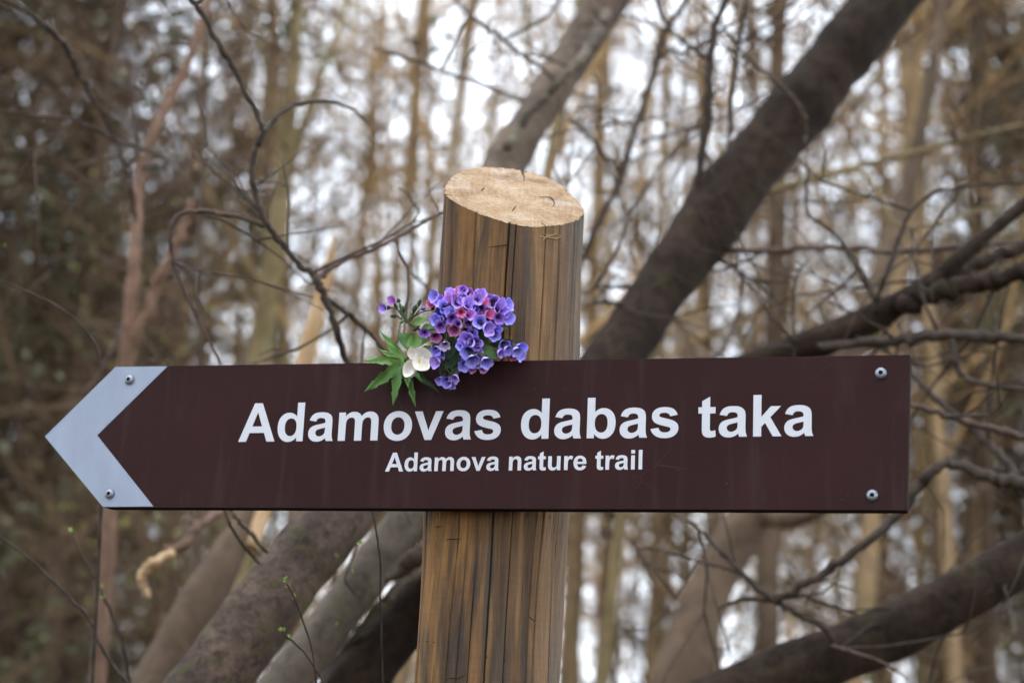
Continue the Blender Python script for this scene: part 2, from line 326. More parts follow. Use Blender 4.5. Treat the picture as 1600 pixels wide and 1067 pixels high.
# ------------------------------------------------------------------ sign
GL = {  # heavy grotesque lettering, 2048 units to the em; advance, contours of (on-curve) / (control, on-curve)
'A': (1479, ["M1471 0L1149 0L1021 333L435 333L314 0L0 0L571 1466L884 1466Z", "M926 580L724 1124L526 580Z"]),
'a': (1139, ["M357 738L102 784Q145 938 250 1012Q355 1086 562 1086Q750 1086 842 1041.5Q934 997 971.5 928.5Q1009 860 1009 677L1006 349Q1006 209 1019.5 142.5Q1033 76 1070 0L792 0Q781 28 765 83Q758 108 755 116Q683 46 601 11Q519 -24 426 -24Q262 -24 167.5 65Q73 154 73 290Q73 380 116 450.5Q159 521 236.5 558.5Q314 596 460 624Q657 661 733 693L733 721Q733 802 693 836.5Q653 871 542 871Q467 871 425 841.5Q383 812 357 738Z",
  "M733 510Q679 492 562 467Q445 442 409 418Q354 379 354 319Q354 260 398 217Q442 174 510 174Q586 174 655 224Q706 262 722 317Q733 353 733 454Z"]),
'b': (1251, ["M134 0L134 1466L415 1466L415 938Q545 1086 723 1086Q917 1086 1044 945.5Q1171 805 1171 542Q1171 270 1041.5 123Q912 -24 727 -24Q636 -24 547.5 21.5Q459 67 395 156L395 0Z", "M413 554Q413 389 465 310Q538 198 659 198Q752 198 817.5 277.5Q883 357 883 528Q883 710 817 790.5Q751 871 648 871Q547 871 480 792.5Q413 714 413 554Z"]),
'd': (1251, ["M1120 0L859 0L859 156Q794 65 705.5 20.5Q617 -24 527 -24Q344 -24 213.5 123.5Q83 271 83 535Q83 805 210 945.5Q337 1086 531 1086Q709 1086 839 938L839 1466L1120 1466Z", "M370 554Q370 384 417 308Q485 198 607 198Q704 198 772 280.5Q840 363 840 527Q840 710 774 790.5Q708 871 605 871Q505 871 437.5 791.5Q370 712 370 554Z"]),
'e': (1139, ["M762 338L1042 291Q988 137 871.5 56.5Q755 -24 580 -24Q303 -24 170 157Q65 302 65 523Q65 787 203 936.5Q341 1086 552 1086Q789 1086 926 929.5Q1063 773 1057 450L353 450Q356 325 421 255.5Q486 186 583 186Q649 186 694 222Q739 258 762 338Z", "M778 622Q775 744 715 807.5Q655 871 569 871Q477 871 417 804Q357 737 358 622Z"]),
'i': (569, ["M147 1206L147 1466L428 1466L428 1206Z", "M147 0L147 1062L428 1062L428 0Z"]),
'k': (1139, ["M136 0L136 1466L417 1466L417 688L746 1062L1092 1062L729 674L1118 0L815 0L548 477L417 340L417 0Z"]),
'l': (569, ["M147 0L147 1466L428 1466L428 0Z"]),
'm': (1821, ["M126 1062L385 1062L385 917Q524 1086 716 1086Q818 1086 893 1044Q968 1002 1016 917Q1086 1002 1167 1044Q1248 1086 1340 1086Q1457 1086 1538 1038.5Q1619 991 1659 899Q1688 831 1688 679L1688 0L1407 0L1407 607Q1407 765 1378 811Q1339 871 1258 871Q1199 871 1147 835Q1095 799 1072 729.5Q1049 660 1049 510L1049 0L768 0L768 582Q768 737 753 782Q738 827 706.5 849Q675 871 621 871Q556 871 504 836Q452 801 429.5 735Q407 669 407 516L407 0L126 0Z"]),
'n': (1251, ["M1113 0L832 0L832 542Q832 714 814 764.5Q796 815 755.5 843Q715 871 658 871Q585 871 527 831Q469 791 447.5 725Q426 659 426 481L426 0L145 0L145 1062L406 1062L406 906Q545 1086 756 1086Q849 1086 926 1052.5Q1003 1019 1042.5 967Q1082 915 1097.5 849Q1113 783 1113 660Z"]),
'o': (1251, ["M82 546Q82 686 151 817Q220 948 346.5 1017Q473 1086 629 1086Q870 1086 1024 929.5Q1178 773 1178 534Q1178 293 1022.5 134.5Q867 -24 631 -24Q485 -24 352.5 42Q220 108 151 235.5Q82 363 82 546Z", "M370 531Q370 373 445 289Q520 205 630 205Q740 205 814.5 289Q889 373 889 533Q889 689 814.5 773Q740 857 630 857Q520 857 445 773Q370 689 370 531Z"]),
'r': (797, ["M416 0L135 0L135 1062L396 1062L396 911Q463 1018 516.5 1052Q570 1086 638 1086Q734 1086 823 1033L736 788Q665 834 604 834Q545 834 504 801.5Q463 769 439.5 684Q416 599 416 328Z"]),
's': (1139, ["M48 303L330 346Q348 264 403 221.5Q458 179 557 179Q666 179 721 219Q758 247 758 294Q758 326 738 347Q717 367 644 384Q304 459 213 521Q87 607 87 760Q87 898 196 992Q305 1086 534 1086Q752 1086 858 1015Q964 944 1004 805L739 756Q722 818 674.5 851Q627 884 539 884Q428 884 380 853Q348 831 348 796Q348 766 376 745Q414 717 638.5 666Q863 615 952 541Q1040 466 1040 332Q1040 186 918 81Q796 -24 557 -24Q340 -24 213.5 64Q87 152 48 303Z"]),
't': (682, ["M634 1062L634 838L442 838L442 410Q442 280 447.5 258.5Q453 237 472.5 223Q492 209 520 209Q559 209 633 236L657 18Q559 -24 435 -24Q359 -24 298 1.5Q237 27 208.5 67.5Q180 108 169 177Q160 226 160 375L160 838L31 838L31 1062L160 1062L160 1273L442 1437L442 1062Z"]),
'u': (1251, ["M844 0L844 159Q786 74 691.5 25Q597 -24 492 -24Q385 -24 300 23Q215 70 177 155Q139 240 139 390L139 1062L420 1062L420 574Q420 350 435.5 299.5Q451 249 492 219.5Q533 190 596 190Q668 190 725 229.5Q782 269 803 327.5Q824 386 824 614L824 1062L1105 1062L1105 0Z"]),
'v': (1139, ["M440 0L12 1062L307 1062L507 520L565 339Q588 408 594 430Q608 475 624 520L826 1062L1115 1062L693 0Z"]),
}
import re
def contour(s):
    pts = []; cur = None
    for cmd, args in re.findall(r'([MLQZ])([^MLQZ]*)', s):
        a = [float(x) for x in args.split()]
        if cmd in 'ML': cur = (a[0], a[1]); pts.append(cur)
        elif cmd == 'Q':
            for k in range(1, 6):
                t = k / 5; pts.append(tuple((1 - t) ** 2 * cur[j] + 2 * t * (1 - t) * a[j] + t * t * a[2 + j] for j in (0, 1)))
            cur = (a[2], a[3])
    if abs(pts[0][0] - pts[-1][0]) + abs(pts[0][1] - pts[-1][1]) < 1e-6: pts.pop()
    return pts
GLM = {}
def glyph_mesh(ch, mat_):
    if ch in GLM: return GLM[ch]
    cu = bpy.data.curves.new('letter_outline', 'CURVE'); cu.dimensions = '2D'; cu.fill_mode = 'BOTH'; cu.extrude = .0004 * 2048
    for s in GL[ch][1]:
        p = contour(s); sp = cu.splines.new('POLY'); sp.points.add(len(p) - 1); sp.use_cyclic_u = True
        for q, (x, y) in zip(sp.points, p): q.co = (x, y, 0, 1)
    tmp = bpy.data.objects.new('letter_outline', cu); C.objects.link(tmp)
    dg = bpy.context.evaluated_depsgraph_get(); dg.update()
    me = bpy.data.meshes.new_from_object(tmp.evaluated_get(dg)); me.name = 'letter'
    bpy.data.objects.remove(tmp); bpy.data.curves.remove(cu)
    v = np.zeros(len(me.vertices) * 3); me.vertices.foreach_get('co', v); v = v.reshape(-1, 3)
    v[:, 2] = np.where(v[:, 2] > 0, 1.0, -1.0)
    me.vertices.foreach_set('co', v.ravel()); me.materials.clear(); me.materials.append(mat_); me.update()
    GLM[ch] = me; return me

def prism(mb, poly, z0, z1, mat=0):
    n = len(poly); mb.add([(x, y, z0) for x, y in poly] + [(x, y, z1) for x, y in poly],
        [tuple(range(n))[::-1], tuple(range(n, 2 * n))] + [(k, (k + 1) % n, n + (k + 1) % n, n + k) for k in range(n)], mat)
def build_sign():
    root = thing('trail_sign', 'long brown arrow sign with white lettering pointing left on the post', 'sign')
    root.matrix_world = SM
    def sp(name, mb, mats, smooth=False):
        return link(name, mb.mesh(name, mats if isinstance(mats, list) else [mats], smooth), root)
    tr, br = SL(1422, 554.5), SL(1417, 797); tip = SL(70, 682); tl = SL(181, 573); bl = SL(161, 792); ct = SL(262, 572); cb = SL(240, 791.3); nn = SL(152, 680)
    # a hair of play so that the panel stays straight along its top and bottom
    P2 = lambda v: (v.x, v.y)
    dark_edge = flat('dark brown board edge', (.014, .008, .0075), .9, .05, vary=.2)
    brown, t, b = mat('brown reflective film'); b.inputs['Roughness'].default_value = .42; b.inputs['Specular IOR Level'].default_value = .12
    n1 = noise(t, coords(t, (1, 1, 1)), 9, 5, .6); n2 = noise(t, coords(t), 380, 3, .7); n3 = noise(t, coords(t, (1, .25, 1), (1, 2, 0)), 30, 5, .6)
    c = ramp(t, n1, [(.3, (.023, .0060, .0054)), (.7, (.032, .0092, .0080))])
    c = mixc(t, ramp(t, n3, [(.55, (0, 0, 0)), (.85, (.30, .30, .30))]), c, (.065, .042, .038))
    sp_ = ramp(t, noise(t, coords(t, (1, 1, 1), (7, 3, 0)), 210, 1, .4), [(.80, (0, 0, 0)), (.83, (.4, .4, .4))])
    c = mixc(t, sp_, c, (.16, .13, .12))
    run = ramp(t, noise(t, coords(t, (1, .07, 1), (4, 1, 0)), 60, 4, .55), [(.56, (0, 0, 0)), (.72, (.28, .28, .28))])
    c = mixc(t, run, c, (.055, .036, .032))                                                            # faint rain runs
    scr = N(t, 'TexVoronoi', feature='DISTANCE_TO_EDGE', Scale=9); t.links.new(coords(t, (1, 2.2, 1), (1, 5, 0)), scr.inputs['Vector'])
    sm = mixc(t, 1.0, ramp(t, scr.outputs['Distance'], [(.0015, (.20, .20, .20)), (.004, (0, 0, 0))]), ramp(t, noise(t, coords(t), 14, 3), [(.55, (0, 0, 0)), (.62, (1, 1, 1))]), 'MULTIPLY')
    c = mixc(t, sm, c, (.12, .09, .085))                                                               # hairline scratches
    t.links.new(c, b.inputs['Base Color']); t.links.new(ramp(t, n3, [(.3, (.36, .36, .36)), (.75, (.56, .56, .56))]), b.inputs['Roughness']); bump(t, b, n2, .04, .001)
    white, t, b = mat('white film dimmed in colour'); b.inputs['Roughness'].default_value = .45; b.inputs['Specular IOR Level'].default_value = .4
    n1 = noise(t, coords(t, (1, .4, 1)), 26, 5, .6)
    t.links.new(ramp(t, n1, [(.3, (.255, .29, .365)), (.65, (.315, .35, .43))]), b.inputs['Base Color'])  # arrow's white carries the dimming of the frame edge in its colour
    letterw = flat('white letter film', (.61, .605, .63), .45, .4, vary=.04, scale=30)
    steel = flat('zinc screw steel', (.27, .285, .31), .5, .5, 1.0, vary=.3, scale=400)
    # board with a small bevel on its front edge
    out = [P2(tr), P2(tl), P2(tip), P2(bl), P2(br)]
    mb = MB(); prism(mb, out, -TB, -.0012); board = sp('board', mb, dark_edge)
    bv = board.modifiers.new('bevel', 'BEVEL'); bv.width = .0008; bv.segments = 2
    mb = MB(); prism(mb, out, -.0012, 0); sp('aluminium_sheet', mb, flat('aluminium sheet edge', (.05, .04, .038), .95, .0, .0))
    def inset(poly, d):
        cx = sum(p[0] for p in poly) / len(poly); return poly
    e = .0002
    mb = MB(); prism(mb, [(tr.x - e, tr.y - e), (ct.x + .0005, ct.y - e), (nn.x + .0008, nn.y), (cb.x + .0005, cb.y + e), (br.x - e, br.y + e)], 0.0000, .0004)
    mb.v[0][:5, 2] = -.0001; sp('brown_face', mb, brown)
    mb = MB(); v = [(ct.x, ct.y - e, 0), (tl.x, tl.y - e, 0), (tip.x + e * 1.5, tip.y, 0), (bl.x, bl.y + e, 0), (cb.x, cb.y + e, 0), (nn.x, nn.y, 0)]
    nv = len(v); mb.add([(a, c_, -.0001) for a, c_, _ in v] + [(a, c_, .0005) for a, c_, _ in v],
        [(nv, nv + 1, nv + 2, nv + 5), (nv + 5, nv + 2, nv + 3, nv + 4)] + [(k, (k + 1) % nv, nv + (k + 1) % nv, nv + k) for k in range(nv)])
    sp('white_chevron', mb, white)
    # lettering
    def line(text, x0, y0, x1, y1):
        a, b_ = SL(x0, y0), SL(x1, y1); tot = sum(GL[c][0] if c != ' ' else 569 for c in text)
        ink = tot - 0 - 69; sc = (b_ - a).length / ink; ang = math.atan2(b_.y - a.y, b_.x - a.x); x = 0
        for ch in text:
            if ch != ' ':
                o = link('letter', glyph_mesh(ch, letterw), root)
                o.location = (a.x + math.cos(ang) * x * sc, a.y + math.sin(ang) * x * sc, .00042); o.rotation_euler = (0, 0, ang)
                o.scale = (sc, sc, .00028)
            x += GL[ch][0] if ch != ' ' else 569
    line('Adamovas dabas taka', 372.5, 690.3, 1271, 681)
    line('Adamova nature trail', 602, 736.6, 1005, 733.2)
    # screws: domed head with a washer flange and a star socket
    socket = flat('dark screw socket', (.03, .03, .032), .6, .3)
    rng = random.Random(4)
    for px, py, r in ((203, 593.5, .0056), (172, 771.5, .0055), (1376.5, 583.5, .0058), (1363, 774, .0057)):
        c0 = SL(px, py); mb = MB(); ns = 24
        prof = [(r, .0005), (r * .99, .0014), (r * .9, .0026), (r * .68, .0036), (r * .42, .0041), (r * .36, .0041)]
        vv = []; ff = []
        for (rr, zz) in prof:
            for k in range(ns):
                a = 2 * math.pi * k / ns; vv.append((c0.x + rr * math.cos(a), c0.y + rr * math.sin(a), zz))
        for j in range(len(prof) - 1):
            for k in range(ns): ff.append((j * ns + k, j * ns + (k + 1) % ns, (j + 1) * ns + (k + 1) % ns, (j + 1) * ns + k))
        mb.add(vv, ff); s = sp('screw', mb, steel, True)
        mb = MB(); a0 = rng.random(); vv = []; ff = []; hn = 12
        for rr_, zz in ((r * .37, .0041), (r * .30, .0016)):
            for k in range(hn):
                a = 2 * math.pi * k / hn + a0; q = rr_ * (1.0 if k % 2 else .72); vv.append((c0.x + q * math.cos(a), c0.y + q * math.sin(a), zz))
        ff = [(k, (k + 1) % hn, hn + (k + 1) % hn, hn + k) for k in range(hn)] + [tuple(range(hn, 2 * hn))]
        mb.add(vv, ff); o = link('socket', mb.mesh('socket', [socket], False), s)
    return root
sign = build_sign()

# ------------------------------------------------------------------ flowers
def build_flowers():
    rng = random.Random(7); nrng = np.random.default_rng(7)
    ZX = lambda zx, zy: (550 + zx / 5.08, 430 + zy / 5.08)
    def W(zx, zy, z): return SM @ SL(*ZX(zx, zy), z)
    toCam = (CAM - W(800, 500, .02)).normalized(); upW = Vector((0, 0, 1)); rtW = upW.cross(toCam).normalized() * -1
    rtW = toCam.cross(upW).normalized() * -1
    def petal_mat(name, c1, c2, tr=.25):
        m, t, b = mat(name); n = noise(t, coords(t, (1, 1, 1)), 160, 3, .6)
        t.links.new(ramp(t, n, [(.3, c1), (.7, c2)]), b.inputs['Base Color']); b.inputs['Roughness'].default_value = .75
        b.inputs['Subsurface Weight'].default_value = tr; b.inputs['Subsurface Radius'].default_value = (.002, .002, .002); b.inputs['Subsurface Scale'].default_value = 1
        b.inputs['Specular IOR Level'].default_value = .1; return m
    PM = {'b': petal_mat('blue violet petal', (.36, .32, .95), (.52, .47, .98)), 'v': petal_mat('violet petal', (.52, .34, .90), (.68, .50, .96)),
          'p': petal_mat('pink violet petal', (.60, .28, .68), (.74, .40, .82)), 'r': petal_mat('rose red petal', (.74, .17, .36), (.84, .27, .46)),
          'm': petal_mat('maroon petal', (.42, .12, .28), (.52, .19, .36)), 'u': petal_mat('purple petal', (.36, .18, .62), (.48, .27, .74)),
          'd': petal_mat('dark blue petal', (.06, .05, .30), (.10, .08, .42)), 'l': petal_mat('pale lilac petal', (.62, .52, .82), (.72, .62, .88))}
    throat = flat('dark violet throat', (.30, .16, .48), .7, .1)
    calyx_m = flat('hairy dark calyx', (.055, .045, .035), .8, .2, vary=.4, scale=300)
    green = flat('green leaf', (.075, .165, .03), .5, .35, vary=.35, scale=60); green_d = flat('dark green leaf', (.025, .055, .015), .6, .3, vary=.4, scale=60)
    green_b = flat('fresh green leaf', (.13, .25, .05), .5, .35, vary=.3, scale=60)
    stem_m = flat('hairy green stem', (.06, .075, .025), .7, .3, vary=.3)
    cream = petal_mat('cream white petal', (.74, .68, .58), (.84, .80, .72), .3)
    # blossom meshes, unit mouth radius, axis +Z
    def blossom_mesh(seed):
        r_ = np.random.default_rng(seed); ns = 30; prof = [(.20, -1.9), (.30, -1.35), (.50, -.95), (.68, -.55), (.82, -.16), (.96, .12), (1.08, .20)]
        V = []; ph = r_.random() * 6; a = np.arange(ns) * 2 * np.pi / ns; lobe = np.abs(np.cos(2.5 * (a + ph))); wob = .08 * np.sin(a + r_.random() * 6) + .05 * np.sin(2 * a + r_.random() * 6)
        for j, (r, z) in enumerate(prof):
            k = max(0, (j - 3) / 3)
            rr = r * (1 - .24 * k * (1 - lobe ** .6)) * (1 + wob * k); zz = z - .13 * k * (1 - lobe) + k * .10 * np.sin(3 * a + seed) + .05 * k * r_.standard_normal(ns)
            V.append(np.stack([rr * np.cos(a), rr * np.sin(a), zz], 1))
        mb = MB()
        for j in range(len(prof) - 1):
            pass
        v = np.concatenate(V); f = []; mi = []
        for j in range(len(prof) - 1):
            for k in range(ns): f.append((j * ns + k, j * ns + (k + 1) % ns, (j + 1) * ns + (k + 1) % ns, (j + 1) * ns + k)); mi.append(1 if j <= 0 else 0)
        f.append(tuple(range(ns, 2 * ns))); mi.append(1)
        mb.add(v, f); mb.m = mi
        me = mb.mesh('blossom', [PM['v'], throat]); return me
    BMs = [blossom_mesh(s) for s in range(5)]
    def calyx_mesh():
        mb = MB(); ns = 10; a = np.arange(ns) * 2 * np.pi / ns; V = []
        for (r, z) in ((.10, -2.6), (.32, -2.4), (.40, -1.8), (.42, -1.3), (.56, -.95)):
            zz = z + (0.18 * np.cos(5 * a) if z > -1.0 else 0 * a); V.append(np.stack([r * np.cos(a), r * np.sin(a), zz], 1))
        mb.add(np.concatenate(V), [(j * ns + k, j * ns + (k + 1) % ns, (j + 1) * ns + (k + 1) % ns, (j + 1) * ns + k) for j in range(4) for k in range(ns)] + [tuple(range(ns))[::-1]])
        return mb.mesh('calyx', [calyx_m])
    CM = calyx_mesh()
    base = W(800, 690, -.012)
    root = thing('lungwort_bouquet', 'bunch of violet, blue and pink bell flowers tucked over the sign top edge', 'flowers', base)
    BL = [(240, 262, 45, 'v', .015), (315, 205, 45, 'p', .012), (650, 170, 52, 'b', .025), (625, 225, 36, 'r', .02), (770, 130, 36, 'b', .015), (755, 190, 50, 'p', .028), (855, 130, 40, 'r', .016), (915, 140, 52, 'p', .020),
          (840, 215, 50, 'v', .036), (935, 225, 52, 'v', .036), (1000, 190, 52, 'v', .030), (1020, 145, 42, 'v', .018), (1065, 212, 36, 'r', .026), (1130, 215, 50, 'v', .024), (1180, 262, 55, 'v', .032), (1245, 238, 50, 'b', .018),
          (1245, 345, 50, 'b', .026), (1165, 345, 48, 'u', .036), (1095, 308, 45, 'r', .034), (865, 295, 38, 'r', .040), (940, 315, 42, 'p', .042), (985, 267, 32, 'd', .036), (1015, 370, 55, 'b', .040), (1090, 425, 55, 'v', .038), (1152, 435, 42, 'b', .028), (1020, 318, 30, 'r', .032),
          (690, 298, 42, 'd', .028), (660, 355, 44, 'b', .036), (705, 410, 44, 'u', .042), (795, 350, 44, 'u', .036), (828, 388, 42, 'v', .036), (810, 442, 45, 'm', .042), (575, 462, 44, 'u', .030), (665, 492, 46, 'm', .038),
          (905, 515, 58, 'v', .036), (975, 540, 50, 'v', .032), (920, 612, 58, 'b', .044), (960, 685, 55, 'b', .046), (885, 722, 46, 'b', .040), (950, 745, 36, 'p', .036), (1070, 700, 56, 'b', .042), (1042, 758, 30, 'p', .034),
          (665, 600, 46, 'b', .034), (655, 690, 46, 'v', .036), (735, 565, 38, 'l', .044), (745, 850, 50, 'b', .032), (812, 828, 46, 'v', .034), (700, 842, 36, 'b', .026),
          (1212, 560, 52, 'b', .026), (1190, 622, 42, 'v', .030), (1282, 645, 36, 'r', .020), (1345, 585, 48, 'b', .016), (1342, 642, 44, 'b', .020), (1120, 380, 40, 'v', .030), (880, 190, 40, 'v', .034), (975, 170, 40, 'p', .02), (1210, 300, 40, 'v', .03), (865, 560, 40, 'b', .036), (1005, 700, 42, 'v', .040), (700, 355, 36, 'b', .034)]
    for _ in range(26):
        a, q = rng.uniform(0, 6.28), rng.random() ** .5; BL.append((960 + 300 * q * math.cos(a), 260 + 150 * q * math.sin(a), rng.uniform(36, 48), rng.choice('bbvvvpp'), rng.uniform(.012, .026)))
    for (x, y) in ((880, 560), (990, 600), (930, 660), (1010, 660), (780, 300), (740, 260), (720, 230), (1040, 730), (900, 680), (1240, 600), (1310, 610), (700, 630), (780, 870), (950, 470), (1130, 480)): BL.append((x, y, 44, rng.choice('bbv'), .03))
    cenz = (930, 420); sc_m = 1.801 / F / 5.08
    stems = []
    for i, (zx, zy, r, col, z) in enumerate(BL):
        p = W(zx, zy, z)
        dx, dy = (zx - cenz[0]) / 420, (zy - cenz[1]) / 420
        if zx < 400: dx, dy = -.5, -.2
        ax = (toCam * 1.0 + rtW * (dx * .85 + rng.uniform(-.45, .45)) + upW * (-dy * .7 - .12 + rng.uniform(-.45, .40))).normalized()
        if col in 'mu': ax = (toCam * 1.2 + upW * -.35 + rtW * rng.uniform(-.25, .25)).normalized()
        o = link('blossom', BMs[i % 5], root); s = r * sc_m * rng.uniform(.95, 1.22)
        q = ax.to_track_quat('Z', 'Y'); o.rotation_mode = 'QUATERNION'
        from mathutils import Quaternion
        o.rotation_quaternion = q @ Quaternion((0, 0, 1), rng.uniform(0, 6.28)); o.location = p - base; o.scale = (s, s, s * rng.uniform(.85, 1.05))
        o.material_slots[0].link = 'OBJECT'; o.material_slots[0].material = PM[col]
        if col in 'rmdlp': o['label'] = {'r': 'rose red bell flower', 'm': 'maroon bell flower', 'd': 'dark blue bell flower', 'l': 'pale lilac bell flower', 'p': 'pink violet bell flower'}[col]
        c = link('calyx', CM, o)
        stems.append(p - ax * s * 2.3)
    # stems gathered behind the top edge
    hubs = [W(430, 370, .012), W(720, 480, .016), W(880, 330, .014), (W(1090, 340, .012)), W(930, 660, .022), W(1240, 640, .008), W(720, 760, .016)]
    for h in hubs:
        mb = MB(); q = spline([base, (base + h) / 2 + Vector((0, -.006, .004)), h], 6); mb.tube(q, np.linspace(.0016, .0012, len(q)), 6); part('stem', mb, stem_m, root)
    mb = MB()
    for s in stems:
        h = min(hubs, key=lambda a: (a - s).length); q = spline([h, (h + s) / 2 + Vector((rng.uniform(-.003, .003), -.003, .003)), s], 4); mb.tube(q, np.linspace(.0010, .0006, len(q)), 5)
    part('flower_stalk', mb, stem_m, root)['kind'] = 'stuff'
    # buds of the left sprig
    for (zx, zy, L, ang, c) in ((410, 270, 62, 100, 0), (498, 262, 70, 70, 0), (535, 218, 62, 75, 0), (332, 325, 66, 185, 0), (345, 240, 60, 120, 0), (512, 420, 70, 40, 0), (566, 268, 50, 10, 1), (395, 370, 50, 215, 2), (470, 320, 52, 120, 2), (385, 240, 46, 110, 2)):
        L *= sc_m; a = RAD(ang); d = (rtW * math.cos(a) + upW * math.sin(a) + toCam * .25).normalized(); p = W(zx, zy, .015)
        mb = MB(); pts = [p - d * L * .5 + d * L * k / 7 for k in range(8)]; mb.tube(pts, L * np.array([.06, .17, .23, .25, .24, .20, .13, .03]), 8)
        part('bud', mb, [calyx_m, PM['d'], green][c] if c else flat('grey green bud', (.035, .05, .03), .7, .25, vary=.3), root)
        mb = MB(); h = W(440, 370, .012) if zx < 480 or True else p; e0 = p - d * L * .5
        mb.tube(spline([h, (h + e0) / 2 + Vector((0, 0, -.001)), e0], 4), np.linspace(.0010, .0006, 9), 5); part('stem', mb, stem_m, root)
    # leaves -------------------------------------------------------
    def leaf(mb, a, tipp, nrm, width, teeth=0, fold=.25, droop=.1, rows=14, shape=1.0, lobes=0):
        a = Vector(a); d = tipp - a; L = d.length; d.normalize(); s = d.cross(nrm).normalized(); n = s.cross(d).normalized(); v = []; f = []
        for i in range(rows + 1):
            t = i / rows; wv = width * (math.sin(math.pi * min(1, t ** shape)) ** .8 if 0 < t < 1 else .02)
            if teeth: wv *= 1 - .38 * ((t * teeth) % 1.0) * (1 if t > .35 else .3)
            c = a + d * L * t - n * droop * L * t * t
            for u in (-1, -.5, 0, .5, 1): v.append(c + s * wv * u + n * (abs(u) * wv * fold + .02 * L * math.sin(t * 9 + u * 3)) - d * (abs(u) * wv * .25))
        for i in range(rows):
            for k in range(4): f.append((i * 5 + k, i * 5 + k + 1, i * 5 + 6 + k, i * 5 + 5 + k))
        mb.add([tuple(q) for q in v], f)
    lv = [((520, 560, .002), (360, 470, .012), 70, green, .9), ((560, 500, .0), (440, 560, .02), 60, green_b, 1), ((480, 380, .01), (590, 345, .016), 30, green_b, 1), ((540, 440, .01), (640, 400, .02), 34, green, 1),
          ((1040, 560, .02), (1150, 660, .022), 44, green, .9), ((1170, 400, .015), (1225, 420, .02), 22, green_b, 1), ((980, 440, .01), (860, 480, .024), 60, green_d, 1), ((900, 400, .01), (1080, 520, .026), 62, green_d, 1),
          ((800, 480, .008), (760, 660, .026), 58, green_d, 1), ((860, 560, .01), (800, 780, .024), 55, green_d, 1), ((760, 420, .008), (640, 560, .022), 55, green_d, 1), ((1000, 520, .01), (1040, 720, .024), 50, green_d, 1),
          ((760, 640, .014), (700, 790, .022), 46, calyx_m, 1), ((820, 640, .016), (740, 740, .026), 50, green_d, 1), ((1080, 560, .006), (1310, 520, .008), 34, green_d, 1), ((620, 560, .004), (560, 640, .02), 40, green, 1), ((700, 250, .004), (760, 300, .016), 40, green_d, 1), ((1060, 330, .008), (960, 440, .026), 50, green_d, 1), ((640, 420, .004), (560, 540, .014), 44, green, 1)]
    for (a, b_, wd, m_, sh) in lv:
        mb = MB(); leaf(mb, W(*a), W(*b_), toCam + upW * .3, wd * sc_m, shape=sh, fold=rng.uniform(.1, .4)); part('leaf', mb, m_, root)
    # ---- wood anemone
    ab = W(440, 690, .006)
    ro = thing('wood_anemone', 'white wood anemone flower with toothed green leaves hanging over the sign beside the violet flowers', 'flower', ab)
    for (tz, z, wd, m_, te) in (((95, 925), .020, 52, green, 4), ((88, 668), .022, 42, green_b, 4), ((320, 1030), .016, 46, green, 4), ((222, 432), .012, 34, green, 3), ((268, 520), .018, 46, green_b, 4), ((205, 580), .02, 30, green_b, 3), ((510, 1035), .014, 44, green, 3), ((702, 930), .012, 34, green_d, 3), ((450, 890), .022, 42, green, 3), ((615, 880), .016, 40, green_d, 3), ((270, 640), .026, 26, green_b, 3), ((560, 840), .02, 36, green, 3)):
        mb = MB(); a = W(405 + rng.uniform(-15, 25), 690 + rng.uniform(-12, 12), .012); 
        leaf(mb, a, W(*tz, z), toCam + upW * rng.uniform(-.1, .5) + rtW * rng.uniform(-.3, .3), wd * sc_m, teeth=te, shape=.72, fold=rng.uniform(.15, .4), droop=.04, rows=20); part('leaf', mb, m_, ro)
    mb = MB(); mb.tube(spline([base, W(600, 690, .0), W(400, 690, .010)], 5), np.full(11, .0009), 6); part('stem', mb, stem_m, ro)
    mb = MB(); mb.tube(spline([W(410, 690, .01), W(450, 650, .022), W(495, 665, .03)], 5), np.full(11, .0008), 6); part('stem', mb, stem_m, ro)
    fc = (490, 672, .034)
    def cup(mb, tz, z, wd, nrm, depth):
        a = W(*fc); tp = W(*tz, z); d = tp - a; L = d.length; d.normalize(); s = d.cross(nrm).normalized(); n = s.cross(d).normalized(); rows, cols = 10, 7; v = []; f = []
        for i in range(rows + 1):
            t = i / rows; wv = wd * (math.sin(math.pi * (t * .86 + .06)) ** .7)
            for k in range(cols):
                u = k / (cols - 1) * 2 - 1
                v.append(a + d * L * (t - .06 * u * u * t) + s * wv * u - n * depth * L * (math.sin(math.pi * t) * (1 - u * u) - .02 * math.sin(u * 9)))
        for i in range(rows):
            for k in range(cols - 1): f.append((i * cols + k, i * cols + k + 1, (i + 1) * cols + k + 1, (i + 1) * cols + k))
        mb.add([tuple(q) for q in v], f)
    for tz0, z, wd0, dn, dep in (((470, 575), .040, 36, 1, .25), ((625, 640), .030, 78, 1, .38), ((600, 735), .046, 52, 1, .30), ((425, 795), .040, 46, -1, .22), ((470, 800), .034, 34, -1, .18), ((560, 605), .026, 40, 1, .3)):
        tz = (fc[0] + (tz0[0] - fc[0]) * 1.1, fc[1] + (tz0[1] - fc[1]) * 1.1); wd = wd0 * 1.12
        mb = MB(); cup(mb, tz, z, wd * sc_m, toCam + upW * .25 * dn, dep); part('petal', mb, cream, ro)
    mb = MB()
    for k in range(16):
        a = rng.uniform(0, 6.28); r = rng.uniform(.2, 1) * 34 * sc_m; o = W(535, 675, .036); e0 = o + rtW * math.cos(a) * r * .6 + upW * math.sin(a) * r + toCam * .003
        mb.tube([o, e0], [.0002, .0003], 4)
    part('stamen', mb, flat('yellow stamen', (.75, .58, .2), .6, .3), ro)
build_flowers()

